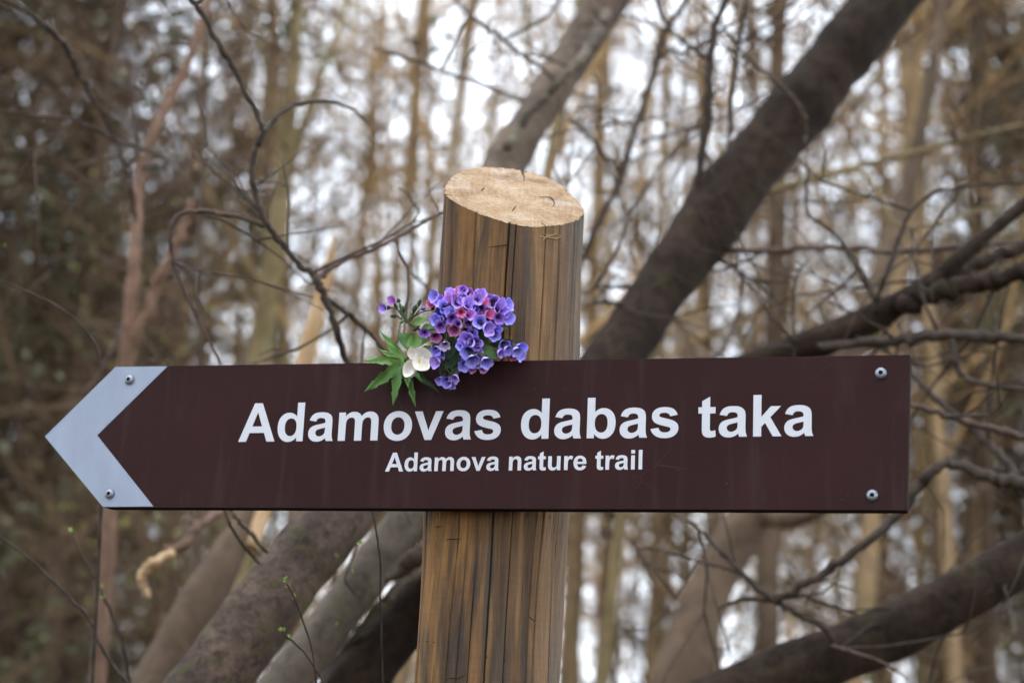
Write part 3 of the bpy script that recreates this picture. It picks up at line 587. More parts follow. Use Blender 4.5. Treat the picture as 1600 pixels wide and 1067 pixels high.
# ------------------------------------------------------------------ leaning trunks and limbs close behind the sign
def path(pts, sub=6):
    """(px, py, depth, width px) rows -> world points and radii"""
    w_ = [(*P(x, y, d), wd * d / F / 2) for x, y, d, wd in pts]
    s = spline(w_, sub); rr = np.maximum(s[:, 3], .0006); g = np.random.default_rng(int(abs(pts[0][0] * 7 + pts[0][1] * 13)))
    k = g.standard_normal((len(s), 3)) * np.where(rr < .016, np.minimum(.28 * rr, .004), .0)[:, None]; k[0] = 0; return s[:, :3] + k, rr * (1 + np.where(rr < .016, .055, .012) * g.standard_normal(len(s)))
def to_ground(pts, r, grow=1.15, step=.15, dirx=None):
    """carry the lower end (first row) of a trunk on down into the ground"""
    p = np.array(pts[0]); d = p - np.array(pts[3]); d /= np.linalg.norm(d); add = []; rr = r[0]
    while p[2] > ground_z(p[0], p[1]) - .25 and len(add) < 60:
        d = d * .86 + np.array([0, 0, -1]) * .14 ; d /= np.linalg.norm(d); p = p + d * step; rr *= grow ** (step * .8); add.append((p.copy(), rr))
    add = add[::-1]
    return np.array([a for a, _ in add] + list(pts)), np.array([b for _, b in add] + list(r))
from mathutils import noise as mnoise
def trunk_mesh(pts, rad, sides=20, seed=0, rough=.04, burl=()):
    """a stem; thick ones get ridged bark, swellings and an uneven outline as real relief"""
    rng = np.random.default_rng(seed); mb = MB(); n = len(pts); s = np.arange(n); pts = np.asarray(pts); rad = np.asarray(rad)
    rr = rad * (1 + .03 * np.sin(s * .7 + seed) + .02 * np.sin(s * 1.9 + seed * 2))
    for i, a in burl: rr = rr * (1 + a * np.exp(-((s - i) / 1.6) ** 2))
    if rad.max() < .018: mb.tube(pts, rr, sides, rng=rng, lump=rough); return mb
    L = np.concatenate([[0], np.cumsum(np.linalg.norm(np.diff(pts, axis=0), axis=1))]); m = int(min(420, max(n, L[-1] / .016))); q = np.linspace(0, L[-1], m)
    P2 = np.stack([np.interp(q, L, pts[:, k]) for k in range(3)], 1); R2 = np.interp(q, L, rr); kn = 5
    pad = np.pad(P2, ((kn, kn), (0, 0)), mode='edge'); P2s = np.stack([np.convolve(pad[:, k], np.ones(2 * kn + 1) / (2 * kn + 1), 'valid') for k in range(3)], 1)
    P2s[0] = P2[0]; P2s[-1] = P2[-1]; sd = 44 if rad.max() > .03 else 28
    mb.tube(P2s, R2, sd); v = mb.v[0].reshape(m, sd, 3); ang = np.arange(sd) * 2 * np.pi / sd; out = v.copy()
    for a in range(m):
        c = P2s[a]; r_ = R2[a]
        for b in range(sd):
            ca, sa = math.cos(ang[b]), math.sin(ang[b])
            h = .10 * mnoise.noise((ca * 1.1, sa * 1.1, q[a] * 5 + seed)) + .055 * abs(mnoise.noise((ca * 5.5, sa * 5.5, q[a] * 14 + seed))) + .035 * mnoise.noise((ca * 11, sa * 11, q[a] * 42 + seed))
            out[a, b] = c + (v[a, b] - c) * (1 + h)
    mb.v[0] = out.reshape(-1, 3); return mb
def twigs_on(mb, pts, rad, n, seed, L=(.15, .5), r0=.003, sub=2, up=.2, lo=.15):
    """short side twigs sprouting along a limb"""
    rng = np.random.default_rng(seed)
    for _ in range(n):
        i = rng.integers(int(len(pts) * lo), len(pts)); p = np.array(pts[i]); d = rng.standard_normal(3); d[2] += up; d /= np.linalg.norm(d); l = rng.uniform(*L); q = [p]
        for k in range(5):
            d = d + rng.standard_normal(3) * .22; d /= np.linalg.norm(d); q.append(q[-1] + d * l / 5)
        mb.tube(q, np.linspace(min(r0, rad[i] * .8), r0 * .35, 6), 5)
        for _ in range(sub):
            j = rng.integers(1, 5); d2 = d + rng.standard_normal(3) * .8; d2 /= np.linalg.norm(d2); l2 = l * rng.uniform(.3, .7); a = q[j]
            mb.tube([a, a + d2 * l2 * .5 + rng.standard_normal(3) * .01, a + d2 * l2], [r0 * .5, r0 * .4, r0 * .25], 4)

def tree_by_pixels(name, label, cat, trunk, bark_m, branches=(), ground=True, sides=20, seed=0, rough=.04, burl=(), twigs=0, twig_m=None, group=None, sub=6, twl=(.15, .5), twr=.003):
    pts, r = path(trunk, sub)
    if ground: pts, r = to_ground(pts, r)
    base = Vector(pts[0]); base.z = ground_z(base.x, base.y) if ground else base.z
    root = thing(name, label, cat, base, group)
    part('trunk', trunk_mesh(pts, r, sides, seed, rough, burl), bark_m, root)
    tw = MB()
    for k, (bm_, rows) in enumerate(branches):
        bp, br = path(rows, 6); part('branch', trunk_mesh(bp, br, 10, seed + k + 1, .05), bm_, root)
        if twigs: twigs_on(tw, bp, br, max(2, twigs // 4), seed * 31 + k, twl, twr)
    if twigs: twigs_on(tw, pts, r, twigs, seed + 77, twl, twr, lo=.4); part('twig', tw, twig_m or M['twig_dark'], root)['kind'] = 'stuff'
    return root
D, TD, TR_, G, GB, PK, BW = M['bark_dark'], M['twig_dark'], M['twig_red'], M['bark_grey'], M['bark_greybrown'], M['bark_pink'], M['bare_wood']

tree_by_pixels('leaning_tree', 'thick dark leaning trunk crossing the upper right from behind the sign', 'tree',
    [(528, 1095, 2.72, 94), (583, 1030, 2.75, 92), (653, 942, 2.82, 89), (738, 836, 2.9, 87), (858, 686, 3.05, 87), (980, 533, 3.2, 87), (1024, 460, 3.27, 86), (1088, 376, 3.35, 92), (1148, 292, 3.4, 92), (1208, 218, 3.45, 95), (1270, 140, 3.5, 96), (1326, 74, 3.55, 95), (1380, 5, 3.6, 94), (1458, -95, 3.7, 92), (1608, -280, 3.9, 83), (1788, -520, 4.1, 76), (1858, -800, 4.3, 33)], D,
    [(TD, [(1070, 352, 3.38, 20), (1085, 300, 3.36, 14), (1100, 225, 3.36, 14), (1109, 130, 3.36, 15), (1116, 45, 3.4, 12), (1140, -10, 3.42, 11), (1180, -120, 3.5, 7), (1200, -240, 3.6, 3)]),
     (TD, [(1109, 92, 3.36, 10), (1085, 78, 3.37, 7), (1062, 62, 3.38, 6), (1045, 42, 3.4, 5), (1030, 15, 3.42, 5), (1022, -20, 3.44, 4)]),
     (TD, [(1138, 262, 3.45, 9), (1139, 210, 3.47, 8), (1147, 130, 3.5, 8), (1152, 70, 3.52, 8), (1166, 0, 3.56, 7), (1180, -90, 3.6, 5)]),
     (TR_, [(1110, 388, 3.36, 13), (1170, 392, 3.3, 10), (1260, 389, 3.25, 9), (1330, 388, 3.2, 9), (1400, 393, 3.15, 9), (1470, 390, 3.1, 9), (1540, 383, 3.1, 8), (1620, 376, 3.1, 7), (1720, 372, 3.1, 4)]),
     (TD, [(1112, 405, 3.35, 9), (1140, 412, 3.3, 7), (1165, 430, 3.28, 6), (1195, 441, 3.25, 6), (1235, 438, 3.22, 3)]),
     (GB, [(1135, 75, 3.2, 4), (1175, 98, 3.2, 5), (1205, 122, 3.2, 6), (1235, 150, 3.22, 7), (1254, 180, 3.24, 8), (1260, 215, 3.28, 7)]),
     (TD, [(1000, 452, 3.3, 8), (960, 448, 3.25, 6), (930, 450, 3.22, 5), (908, 460, 3.2, 4)]),
     (TD, [(985, 480, 3.3, 8), (945, 470, 3.25, 6), (915, 478, 3.2, 4)])],
    seed=3, rough=.02, burl=((56, .12), (58, .08)), twigs=5, twig_m=TD)
tree_by_pixels('leaning_tree', 'grey brown leaning trunk rising from behind the sawn post top to the upper edge', 'tree',
    [(752, 1080, 2.7, 134), (748, 950, 2.75, 132), (742, 830, 2.8, 130), (735, 700, 2.9, 128), (735, 560, 3.05, 100), (748, 430, 3.25, 84), (770, 300, 3.45, 66), (805, 228, 3.6, 60), (858, 146, 3.75, 58), (908, 68, 3.9, 60), (955, -5, 4.0, 62), (1050, -150, 4.2, 58), (1160, -330, 4.4, 64), (1250, -560, 4.6, 30)], GB,
    [(G, [(792, 232, 3.42, 16), (812, 195, 3.5, 15), (832, 170, 3.52, 14), (852, 152, 3.54, 13), (872, 128, 3.56, 14), (895, 105, 3.6, 15), (918, 80, 3.66, 17), (938, 45, 3.74, 18), (948, 20, 3.8, 16)]),
     (TR_, [(866, 124, 3.56, 7), (840, 102, 3.5, 6), (812, 84, 3.45, 6), (782, 58, 3.4, 6), (752, 38, 3.35, 5), (725, 15, 3.3, 5), (700, -15, 3.3, 4)]),
     (TR_, [(818, 158, 3.5, 7), (790, 146, 3.45, 6), (748, 130, 3.4, 6), (708, 118, 3.35, 5), (668, 102, 3.3, 5), (625, 88, 3.3, 5), (585, 74, 3.3, 3)])],
    seed=9, rough=.02, twigs=6, twig_m=TR_)
tree_by_pixels('mossy_tree', 'mossy brown trunk slanting up to the left of the post below the sign', 'tree',
    [(270, 1145, 2.34, 112), (346, 1040, 2.38, 110), (424, 935, 2.44, 106), (502, 835, 2.51, 104), (592, 730, 2.67, 92), (690, 640, 2.90, 84), (745, 560, 3.13, 50)], M['bark_mossy'],
    [(TD, [(405, 880, 2.32, 4), (385, 858, 2.30, 5), (366, 830, 2.29, 5), (352, 800, 2.29, 5), (346, 770, 2.30, 4)]),
     (GB, [(418, 862, 2.32, 7), (395, 838, 2.30, 8), (378, 818, 2.29, 8), (364, 800, 2.29, 7), (350, 780, 2.30, 5)])],
    seed=5, rough=.035)
tree_by_pixels('broken_tree', 'pale grey broken trunk with ragged end between the mossy trunk and post', 'tree',
    [(400, 1130, 2.61, 66), (456, 1055, 2.64, 68), (530, 955, 2.69, 68), (592, 875, 2.74, 70), (650, 798, 2.81, 68), (708, 725, 2.90, 56), (745, 680, 2.96, 40)], G,
    [(GB, [(604, 905, 2.68, 8), (626, 892, 2.62, 18), (645, 876, 2.60, 28), (664, 860, 2.60, 28), (695, 835, 2.69, 12)]),
     (G, [(500, 1060, 2.73, 12), (560, 985, 2.73, 14), (612, 930, 2.73, 16), (650, 895, 2.74, 14), (680, 868, 2.78, 8)]),
     (TD, [(560, 850, 2.55, 3), (540, 900, 2.55, 3), (548, 920, 2.55, 3), (565, 935, 2.55, 2)])],
    seed=6, rough=.03)
tree_by_pixels('leaning_tree', 'dark forked limb rising to the right edge just above the sign', 'tree',
    [(745, 1000, 3.3, 52), (790, 860, 3.25, 50), (850, 740, 3.2, 50), (960, 660, 3.12, 50), (1090, 605, 3.05, 50), (1200, 562, 3.0, 48), (1290, 530, 2.97, 48), (1350, 507, 2.95, 46), (1410, 470, 2.95, 36), (1455, 440, 2.95, 27), (1500, 402, 2.96, 25), (1550, 362, 2.98, 20), (1620, 305, 3.0, 20), (1720, 220, 3.1, 14), (1820, 120, 3.2, 6)], M['bark_dark'],
    [(D, [(1400, 478, 2.94, 30), (1450, 462, 2.9, 30), (1500, 448, 2.88, 28), (1560, 436, 2.86, 26), (1630, 420, 2.84, 22), (1740, 390, 2.8, 12)]),
     (D, [(1440, 448, 2.96, 22), (1490, 425, 3.0, 22), (1540, 408, 3.05, 20), (1620, 380, 3.1, 16), (1720, 350, 3.2, 8)]),
     (TD, [(1370, 488, 2.93, 12), (1372, 462, 2.92, 8), (1386, 425, 2.9, 7), (1402, 380, 2.9, 7), (1412, 352, 2.9, 7), (1428, 325, 2.9, 6), (1458, 302, 2.9, 6), (1490, 295, 2.9, 5), (1540, 288, 2.9, 5), (1620, 285, 2.9, 3)]),
     (TD, [(1368, 470, 2.92, 9), (1350, 430, 2.93, 7), (1326, 392, 2.95, 7), (1300, 362, 2.97, 6), (1275, 345, 2.98, 6), (1260, 328, 3.0, 6), (1262, 280, 3.02, 5), (1258, 215, 3.05, 4)]),
     (TD, [(1262, 540, 2.97, 14), (1345, 536, 2.9, 16), (1420, 530, 2.86, 18), (1490, 524, 2.84, 19), (1550, 526, 2.82, 18), (1620, 532, 2.8, 16), (1730, 545, 2.8, 9)]),
     (TD, [(1488, 530, 2.84, 14), (1490, 560, 2.83, 12), (1500, 582, 2.82, 10), (1525, 597, 2.8, 9), (1560, 604, 2.8, 9), (1620, 606, 2.8, 7), (1700, 600, 2.8, 3)]),
     (TD, [(1245, 530, 2.98, 7), (1240, 505, 3.0, 5), (1240, 470, 3.0, 5), (1246, 430, 3.0, 4), (1262, 405, 3.0, 3)])],
    seed=12, rough=.05, sides=14, twigs=6, twig_m=TD)
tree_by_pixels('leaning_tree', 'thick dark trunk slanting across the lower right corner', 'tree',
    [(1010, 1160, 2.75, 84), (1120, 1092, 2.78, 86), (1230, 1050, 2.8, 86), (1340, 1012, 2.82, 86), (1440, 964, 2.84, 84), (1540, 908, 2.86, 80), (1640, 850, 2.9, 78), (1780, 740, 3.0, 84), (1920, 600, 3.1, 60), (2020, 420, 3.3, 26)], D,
    [(TD, [(1302, 1010, 2.76, 11), (1292, 985, 2.75, 9), (1250, 962, 2.75, 8), (1205, 935, 2.75, 9), (1165, 900, 2.76, 8), (1130, 865, 2.78, 7), (1100, 835, 2.8, 6), (1078, 815, 2.82, 4), (1040, 800, 2.85, 2)]),
     (TD, [(1212, 938, 2.75, 10), (1235, 925, 2.74, 12), (1285, 898, 2.72, 13), (1340, 858, 2.7, 14), (1385, 820, 2.7, 15), (1420, 782, 2.7, 16), (1450, 742, 2.7, 17), (1475, 726, 2.7, 15), (1500, 728, 2.7, 15), (1540, 742, 2.68, 20), (1580, 756, 2.66, 22), (1640, 770, 2.65, 18), (1720, 780, 2.65, 8)]),
     (TD, [(1210, 938, 2.75, 8), (1180, 935, 2.76, 8), (1150, 938, 2.78, 6), (1125, 950, 2.8, 3)]),
     (TD, [(1168, 902, 2.76, 4), (1140, 890, 2.78, 4), (1090, 876, 2.8, 4), (1040, 862, 2.85, 3), (1000, 855, 2.9, 2)]),
     (TR_, [(1300, 1008, 2.74, 6), (1340, 1020, 2.7, 5), (1390, 1040, 2.66, 4), (1430, 1075, 2.6, 3)]),
     (TR_, [(1700, 735, 2.75, 14), (1620, 692, 2.73, 12), (1560, 672, 2.72, 12), (1500, 655, 2.72, 11), (1450, 640, 2.72, 9), (1405, 628, 2.73, 6), (1370, 620, 2.75, 4)]),
     (TD, [(1640, 800, 2.85, 18), (1595, 760, 2.9, 16), (1570, 720, 2.95, 15), (1530, 680, 3.0, 13), (1480, 640, 3.05, 11), (1440, 600, 3.1, 9), (1400, 560, 3.15, 7), (1370, 530, 3.2, 4)])],
    seed=15, rough=.03, twigs=4, twig_m=TD)
tree_by_pixels('hazel_shrub', 'dark crooked looping stem arching up to the left of the post above the sign', 'shrub',
    [(735, 960, 2.6, 18), (700, 830, 2.55, 16), (630, 720, 2.5, 14), (570, 630, 2.45, 12), (541, 562, 2.42, 11), (522, 505, 2.4, 11), (505, 460, 2.4, 11), (494, 437, 2.4, 13), (466, 410, 2.4, 9), (440, 382, 2.4, 9), (418, 352, 2.4, 9), (402, 315, 2.4, 9), (394, 268, 2.4, 9), (402, 228, 2.4, 9), (420, 198, 2.42, 8), (448, 170, 2.45, 7), (480, 160, 2.48, 7), (520, 160, 2.52, 5), (552, 172, 2.56, 4), (575, 195, 2.6, 3)], TD,
    [(TD, [(402, 228, 2.4, 10), (410, 200, 2.4, 8), (396, 170, 2.4, 8), (374, 125, 2.4, 9), (350, 82, 2.4, 9), (328, 42, 2.4, 9), (300, 0, 2.4, 8), (262, -60, 2.42, 6), (230, -130, 2.45, 3)]),
     (TR_, [(494, 440, 2.4, 11), (515, 420, 2.42, 9), (545, 404, 2.44, 9), (585, 388, 2.46, 8), (630, 366, 2.5, 7), (665, 345, 2.52, 6), (700, 328, 2.55, 4)]),
     (TR_, [(414, 354, 2.4, 8), (384, 343, 2.4, 7), (345, 334, 2.4, 7), (312, 330, 2.4, 7), (286, 333, 2.4, 7), (271, 347, 2.4, 7), (267, 375, 2.4, 6), (270, 408, 2.4, 6), (284, 445, 2.4, 5), (304, 488, 2.4, 5), (325, 530, 2.4, 4), (345, 570, 2.4, 3)]),
     (TD, [(505, 462, 2.4, 9), (530, 480, 2.45, 8), (560, 505, 2.5, 8), (585, 530, 2.55, 7), (620, 575, 2.6, 6)]),
     (TD, [(470, 412, 2.4, 6), (452, 395, 2.42, 4), (450, 340, 2.45, 4), (452, 310, 2.47, 4), (440, 250, 2.5, 3)])],
    seed=21, sides=10, rough=.05, twigs=3, twig_m=TD, twl=(.08, .3), twr=.002)
tree_by_pixels('sapling', 'slender pinkish tan sapling forking at left behind the arrow tip', 'tree',
    [(150, 1110, 3.9, 25), (158, 1000, 3.92, 24), (170, 850, 3.95, 23), (180, 700, 4, 22), (192, 600, 4, 21), (200, 530, 4, 20), (208, 430, 4, 19), (213, 340, 4.05, 17), (218, 275, 4.1, 17), (236, 215, 4.1, 16), (262, 160, 4.15, 15), (290, 108, 4.2, 14), (315, 40, 4.2, 12), (330, -20, 4.25, 11), (370, -140, 4.3, 8), (400, -300, 4.4, 4)], PK,
    [(PK, [(192, 585, 4, 18), (212, 530, 4, 18), (238, 462, 4, 17), (262, 410, 4, 16), (280, 365, 4, 15), (294, 330, 4, 10), (300, 310, 4, 6)]),
     (TD, [(222, 262, 4.1, 8), (262, 254, 3.8, 6), (245, 242, 3.4, 6), (212, 229, 3.2, 6), (181, 220, 3.1, 6), (150, 202, 3.05, 6), (110, 188, 3.0, 5), (60, 182, 3.0, 5), (-20, 172, 3.0, 3)]),
     (TD, [(212, 345, 4.05, 8), (205, 290, 3.8, 7), (172, 200, 3.4, 6), (130, 128, 3.1, 7), (108, 84, 3.0, 8), (92, 60, 2.95, 9), (62, 34, 2.9, 8), (25, 10, 2.88, 7), (-30, -15, 2.86, 4)]),
     (TR_, [(218, 280, 4.1, 9), (214, 230, 4.1, 7), (212, 180, 4.1, 6), (204, 120, 4.1, 6), (194, 40, 4.1, 5), (190, -40, 4.1, 3)])],
    seed=25, sides=10, rough=.05, twigs=10, twig_m=TR_)
tree_by_pixels('sapling', 'thin straight greyish sapling left of the looping stem', 'tree',
    [(306, 1110, 5.5, 14), (308, 900, 5.5, 13), (311, 700, 5.5, 12), (313, 540, 5.5, 11), (314, 400, 5.5, 10), (317, 250, 5.5, 9), (322, 120, 5.5, 8), (328, 20, 5.5, 7), (335, -120, 5.6, 5), (345, -300, 5.7, 3)], GB, [], seed=27, sides=8, twigs=24, twig_m=TR_, twl=(.2, .7))
st = tree_by_pixels('snapped_tree', 'snapped trunk of bare orange wood standing left of the looping stem', 'tree',
    [(225, 1130, 3.35, 92), (275, 1020, 3.4, 82), (325, 920, 3.45, 66), (362, 855, 3.5, 50), (385, 815, 3.54, 36), (398, 785, 3.56, 28)], M['bark_brown'],
    [(M['bark_pink'], [(425, 740, 3.55, 10), (395, 770, 3.4, 11), (360, 790, 3.3, 12), (320, 815, 3.2, 14), (290, 845, 3.15, 15), (262, 866, 3.12, 16)]),
     (BW, [(268, 862, 3.12, 15), (245, 878, 3.1, 16), (228, 888, 3.1, 15), (220, 900, 3.1, 13), (224, 915, 3.1, 11), (232, 932, 3.1, 7)])],
    seed=30, sides=14, rough=.06)
bp, br = path([(392, 855, 3.5, 22), (402, 820, 3.53, 26), (424, 745, 3.6, 29), (450, 660, 3.62, 30), (474, 575, 3.65, 28), (490, 510, 3.66, 26), (504, 450, 3.68, 22), (514, 410, 3.7, 16), (521, 382, 3.7, 9), (525, 364, 3.7, 2)], 6)
part('bare_wood', trunk_mesh(bp, br, 14, 8, .05), BW, st)['label'] = 'bare orange splintered upper length'
tree_by_pixels('sapling', 'slim dark stem rising right of the post top and forking near the upper edge', 'tree',
    [(800, 900, 4.3, 18), (830, 650, 4.2, 16), (870, 500, 4.1, 13), (915, 390, 4, 11), (945, 330, 4, 11), (972, 272, 4, 11), (986, 225, 4, 11), (1003, 168, 4, 11), (1020, 112, 4, 11), (1036, 60, 4, 10), (1046, 38, 4, 9), (1060, 18, 4, 8), (1076, -10, 4, 7), (1110, -90, 4.1, 5), (1130, -200, 4.1, 3)], GB,
    [(TD, [(975, 275, 4, 8), (950, 248, 3.98, 7), (928, 222, 3.95, 6), (910, 202, 3.92, 5), (888, 188, 3.9, 3)]),
     (TR_, [(1000, 222, 4, 6), (1030, 215, 3.95, 5), (1060, 205, 3.9, 5), (1095, 192, 3.9, 4), (1120, 186, 3.9, 3)]),
     (TD, [(1044, 45, 4, 6), (1036, 20, 4, 5), (1028, -10, 4, 4), (1010, -60, 4, 3)]),
     (TD, [(1032, 70, 4, 6), (1060, 82, 3.9, 5), (1085, 90, 3.85, 5)]),
     (TD, [(1028, 95, 4, 5), (1050, 78, 4, 4), (1080, 55, 4, 4), (1105, 30, 4, 3)])],
    seed=33, sides=9, rough=.05, twigs=10, twig_m=TR_)
tree_by_pixels('sapling', 'pale arching branch stem crossing behind the dark trunk toward the right edge', 'tree',
    [(960, 900, 4.9, 16), (1000, 640, 4.8, 14), (1060, 430, 4.7, 12), (1150, 325, 4.6, 11), (1250, 285, 4.5, 10), (1350, 257, 4.4, 9), (1440, 236, 4.3, 8), (1530, 212, 4.2, 8), (1620, 190, 4.2, 6), (1760, 170, 4.2, 3)], M['bark_olive'],
    [(M['bark_olive'], [(1260, 285, 4.5, 8), (1350, 270, 4.3, 7), (1400, 350, 4.2, 6), (1480, 345, 4.2, 6), (1560, 320, 4.2, 6), (1640, 300, 4.2, 4)])], seed=36, sides=9, twigs=8, twig_m=M['twig_brown'])
tree_by_pixels('leaning_tree', 'broad blurred brown trunk leaning right under the right half of the sign', 'tree',
    [(1040, 1130, 5.2, 84), (1075, 1010, 5.3, 78), (1112, 910, 5.4, 72), (1165, 815, 5.5, 66), (1225, 720, 5.6, 60), (1290, 620, 5.8, 50), (1350, 500, 6, 40), (1400, 360, 6.2, 30), (1440, 200, 6.4, 22), (1470, 20, 6.6, 15), (1490, -200, 6.8, 8)], M['bark_brown'],
    [(M['bark_brown'], [(1180, 800, 5.5, 36), (1230, 812, 5.4, 30), (1275, 800, 5.3, 26), (1330, 760, 5.3, 20), (1390, 700, 5.3, 12)])], seed=39, twigs=20, twig_m=M['twig_brown'], twl=(.3, .9), twr=.004)
tree_by_pixels('grey_tree', 'blurred grey green trunk with a fork left of centre behind the looping stem', 'tree',
    [(352, 1110, 7.2, 37), (372, 900, 7.3, 36), (392, 700, 7.4, 36), (405, 560, 7.5, 35), (422, 430, 7.5, 33), (438, 320, 7.5, 30), (448, 220, 7.6, 27), (456, 130, 7.6, 24), (462, 40, 7.7, 20), (470, -80, 7.8, 16), (480, -260, 8, 9)], M['bark_olive'],
    [(M['bark_olive'], [(440, 300, 7.5, 16), (462, 230, 7.5, 14), (485, 165, 7.5, 13), (505, 110, 7.5, 12), (525, 60, 7.6, 10), (548, -10, 7.7, 9), (570, -100, 7.8, 4)]),
     (M['bark_olive'], [(446, 230, 7.5, 9), (425, 160, 7.5, 8), (410, 80, 7.5, 7), (402, -20, 7.6, 6)])], seed=42, sides=12, twigs=40, twig_m=M['twig_brown'], twl=(.3, 1.0), twr=.004)

# thin shoots in front of the trunks, with fresh buds
def shoot(label, rows, buds, m_=None, ground=True):
    pts, r = path(rows, 6)
    if ground: pts, r = to_ground(pts, r, 1.02)
    base = Vector(pts[0]); root = thing('budding_shoot', label, 'shoot', base)
    mb = MB(); mb.tube(pts, r, 6); part('stem', mb, m_ or M['twig_dark'], root)
    rng = random.Random(len(label))
    for (bx, by, d, n) in buds:
        o = P(bx, by, d); mb = MB()
        for k in range(n):
            dr = Vector((rng.uniform(-.6, .6), rng.uniform(-.5, .5), rng.uniform(.1, 1.2))).normalized(); L = rng.uniform(.004, .0075); s = dr.cross(Vector((0, 1, .2))).normalized() * L * .22
            mb.add([tuple(o), tuple(o + dr * L * .5 + s), tuple(o + dr * L), tuple(o + dr * L * .5 - s + Vector((0, .001, 0)))], [(0, 1, 2, 3)])
        part('leaf_bud', mb, fresh, root)
fresh = flat('fresh bud green', (.22, .30, .06), .5, .3, vary=.3, scale=100)
shoot('thin shoot with green buds before the mossy trunk below the sign', [(495, 1075, 2.0, 3), (486, 1010, 1.98, 3), (470, 960, 1.97, 3), (458, 930, 1.96, 3), (448, 912, 1.96, 2)], [(447, 908, 1.96, 8), (450, 918, 1.96, 6), (461, 935, 1.965, 4)])
shoot('lower thin shoot with one yellow green bud at the mossy trunk edge', [(520, 1090, 2.05, 3), (480, 1025, 2.03, 3), (455, 1000, 2.02, 3), (440, 988, 2.02, 2)], [(440, 986, 2.02, 8), (452, 998, 2.02, 4)])
shoot('pale budding shoot just left of the post under the sign', [(600, 1090, 2.08, 3), (595, 960, 2.05, 3), (594, 880, 2.03, 3), (588, 830, 2.03, 3), (580, 790, 2.03, 2)], [(562, 850, 2.04, 5), (528, 872, 2.04, 6), (580, 798, 2.03, 6), (552, 896, 2.04, 4), (526, 978, 2.05, 5)])
shoot('thin bare dark shoot at far left above the arrow tip', [(158, 800, 2.3, 6), (162, 640, 2.3, 5), (156, 562, 2.3, 5), (142, 528, 2.3, 4), (118, 500, 2.3, 4), (88, 478, 2.3, 4), (40, 455, 2.3, 3), (-20, 430, 2.3, 2)], [(5, 385, 2.3, 4)])
shoot('thin bare shoot trailing across the lower left corner', [(200, 1070, 2.3, 6), (158, 1010, 2.3, 5), (142, 970, 2.3, 5), (105, 930, 2.3, 5), (55, 880, 2.3, 4), (-5, 835, 2.3, 3)], [(160, 935, 2.3, 5)])
shoot('upright thin shoot with tiny buds in the lower left', [(205, 1080, 2.5, 6), (192, 1005, 2.5, 5), (172, 955, 2.5, 5), (150, 905, 2.5, 4), (128, 868, 2.5, 3), (110, 830, 2.5, 2)], [(158, 918, 2.5, 6), (110, 830, 2.5, 5)])

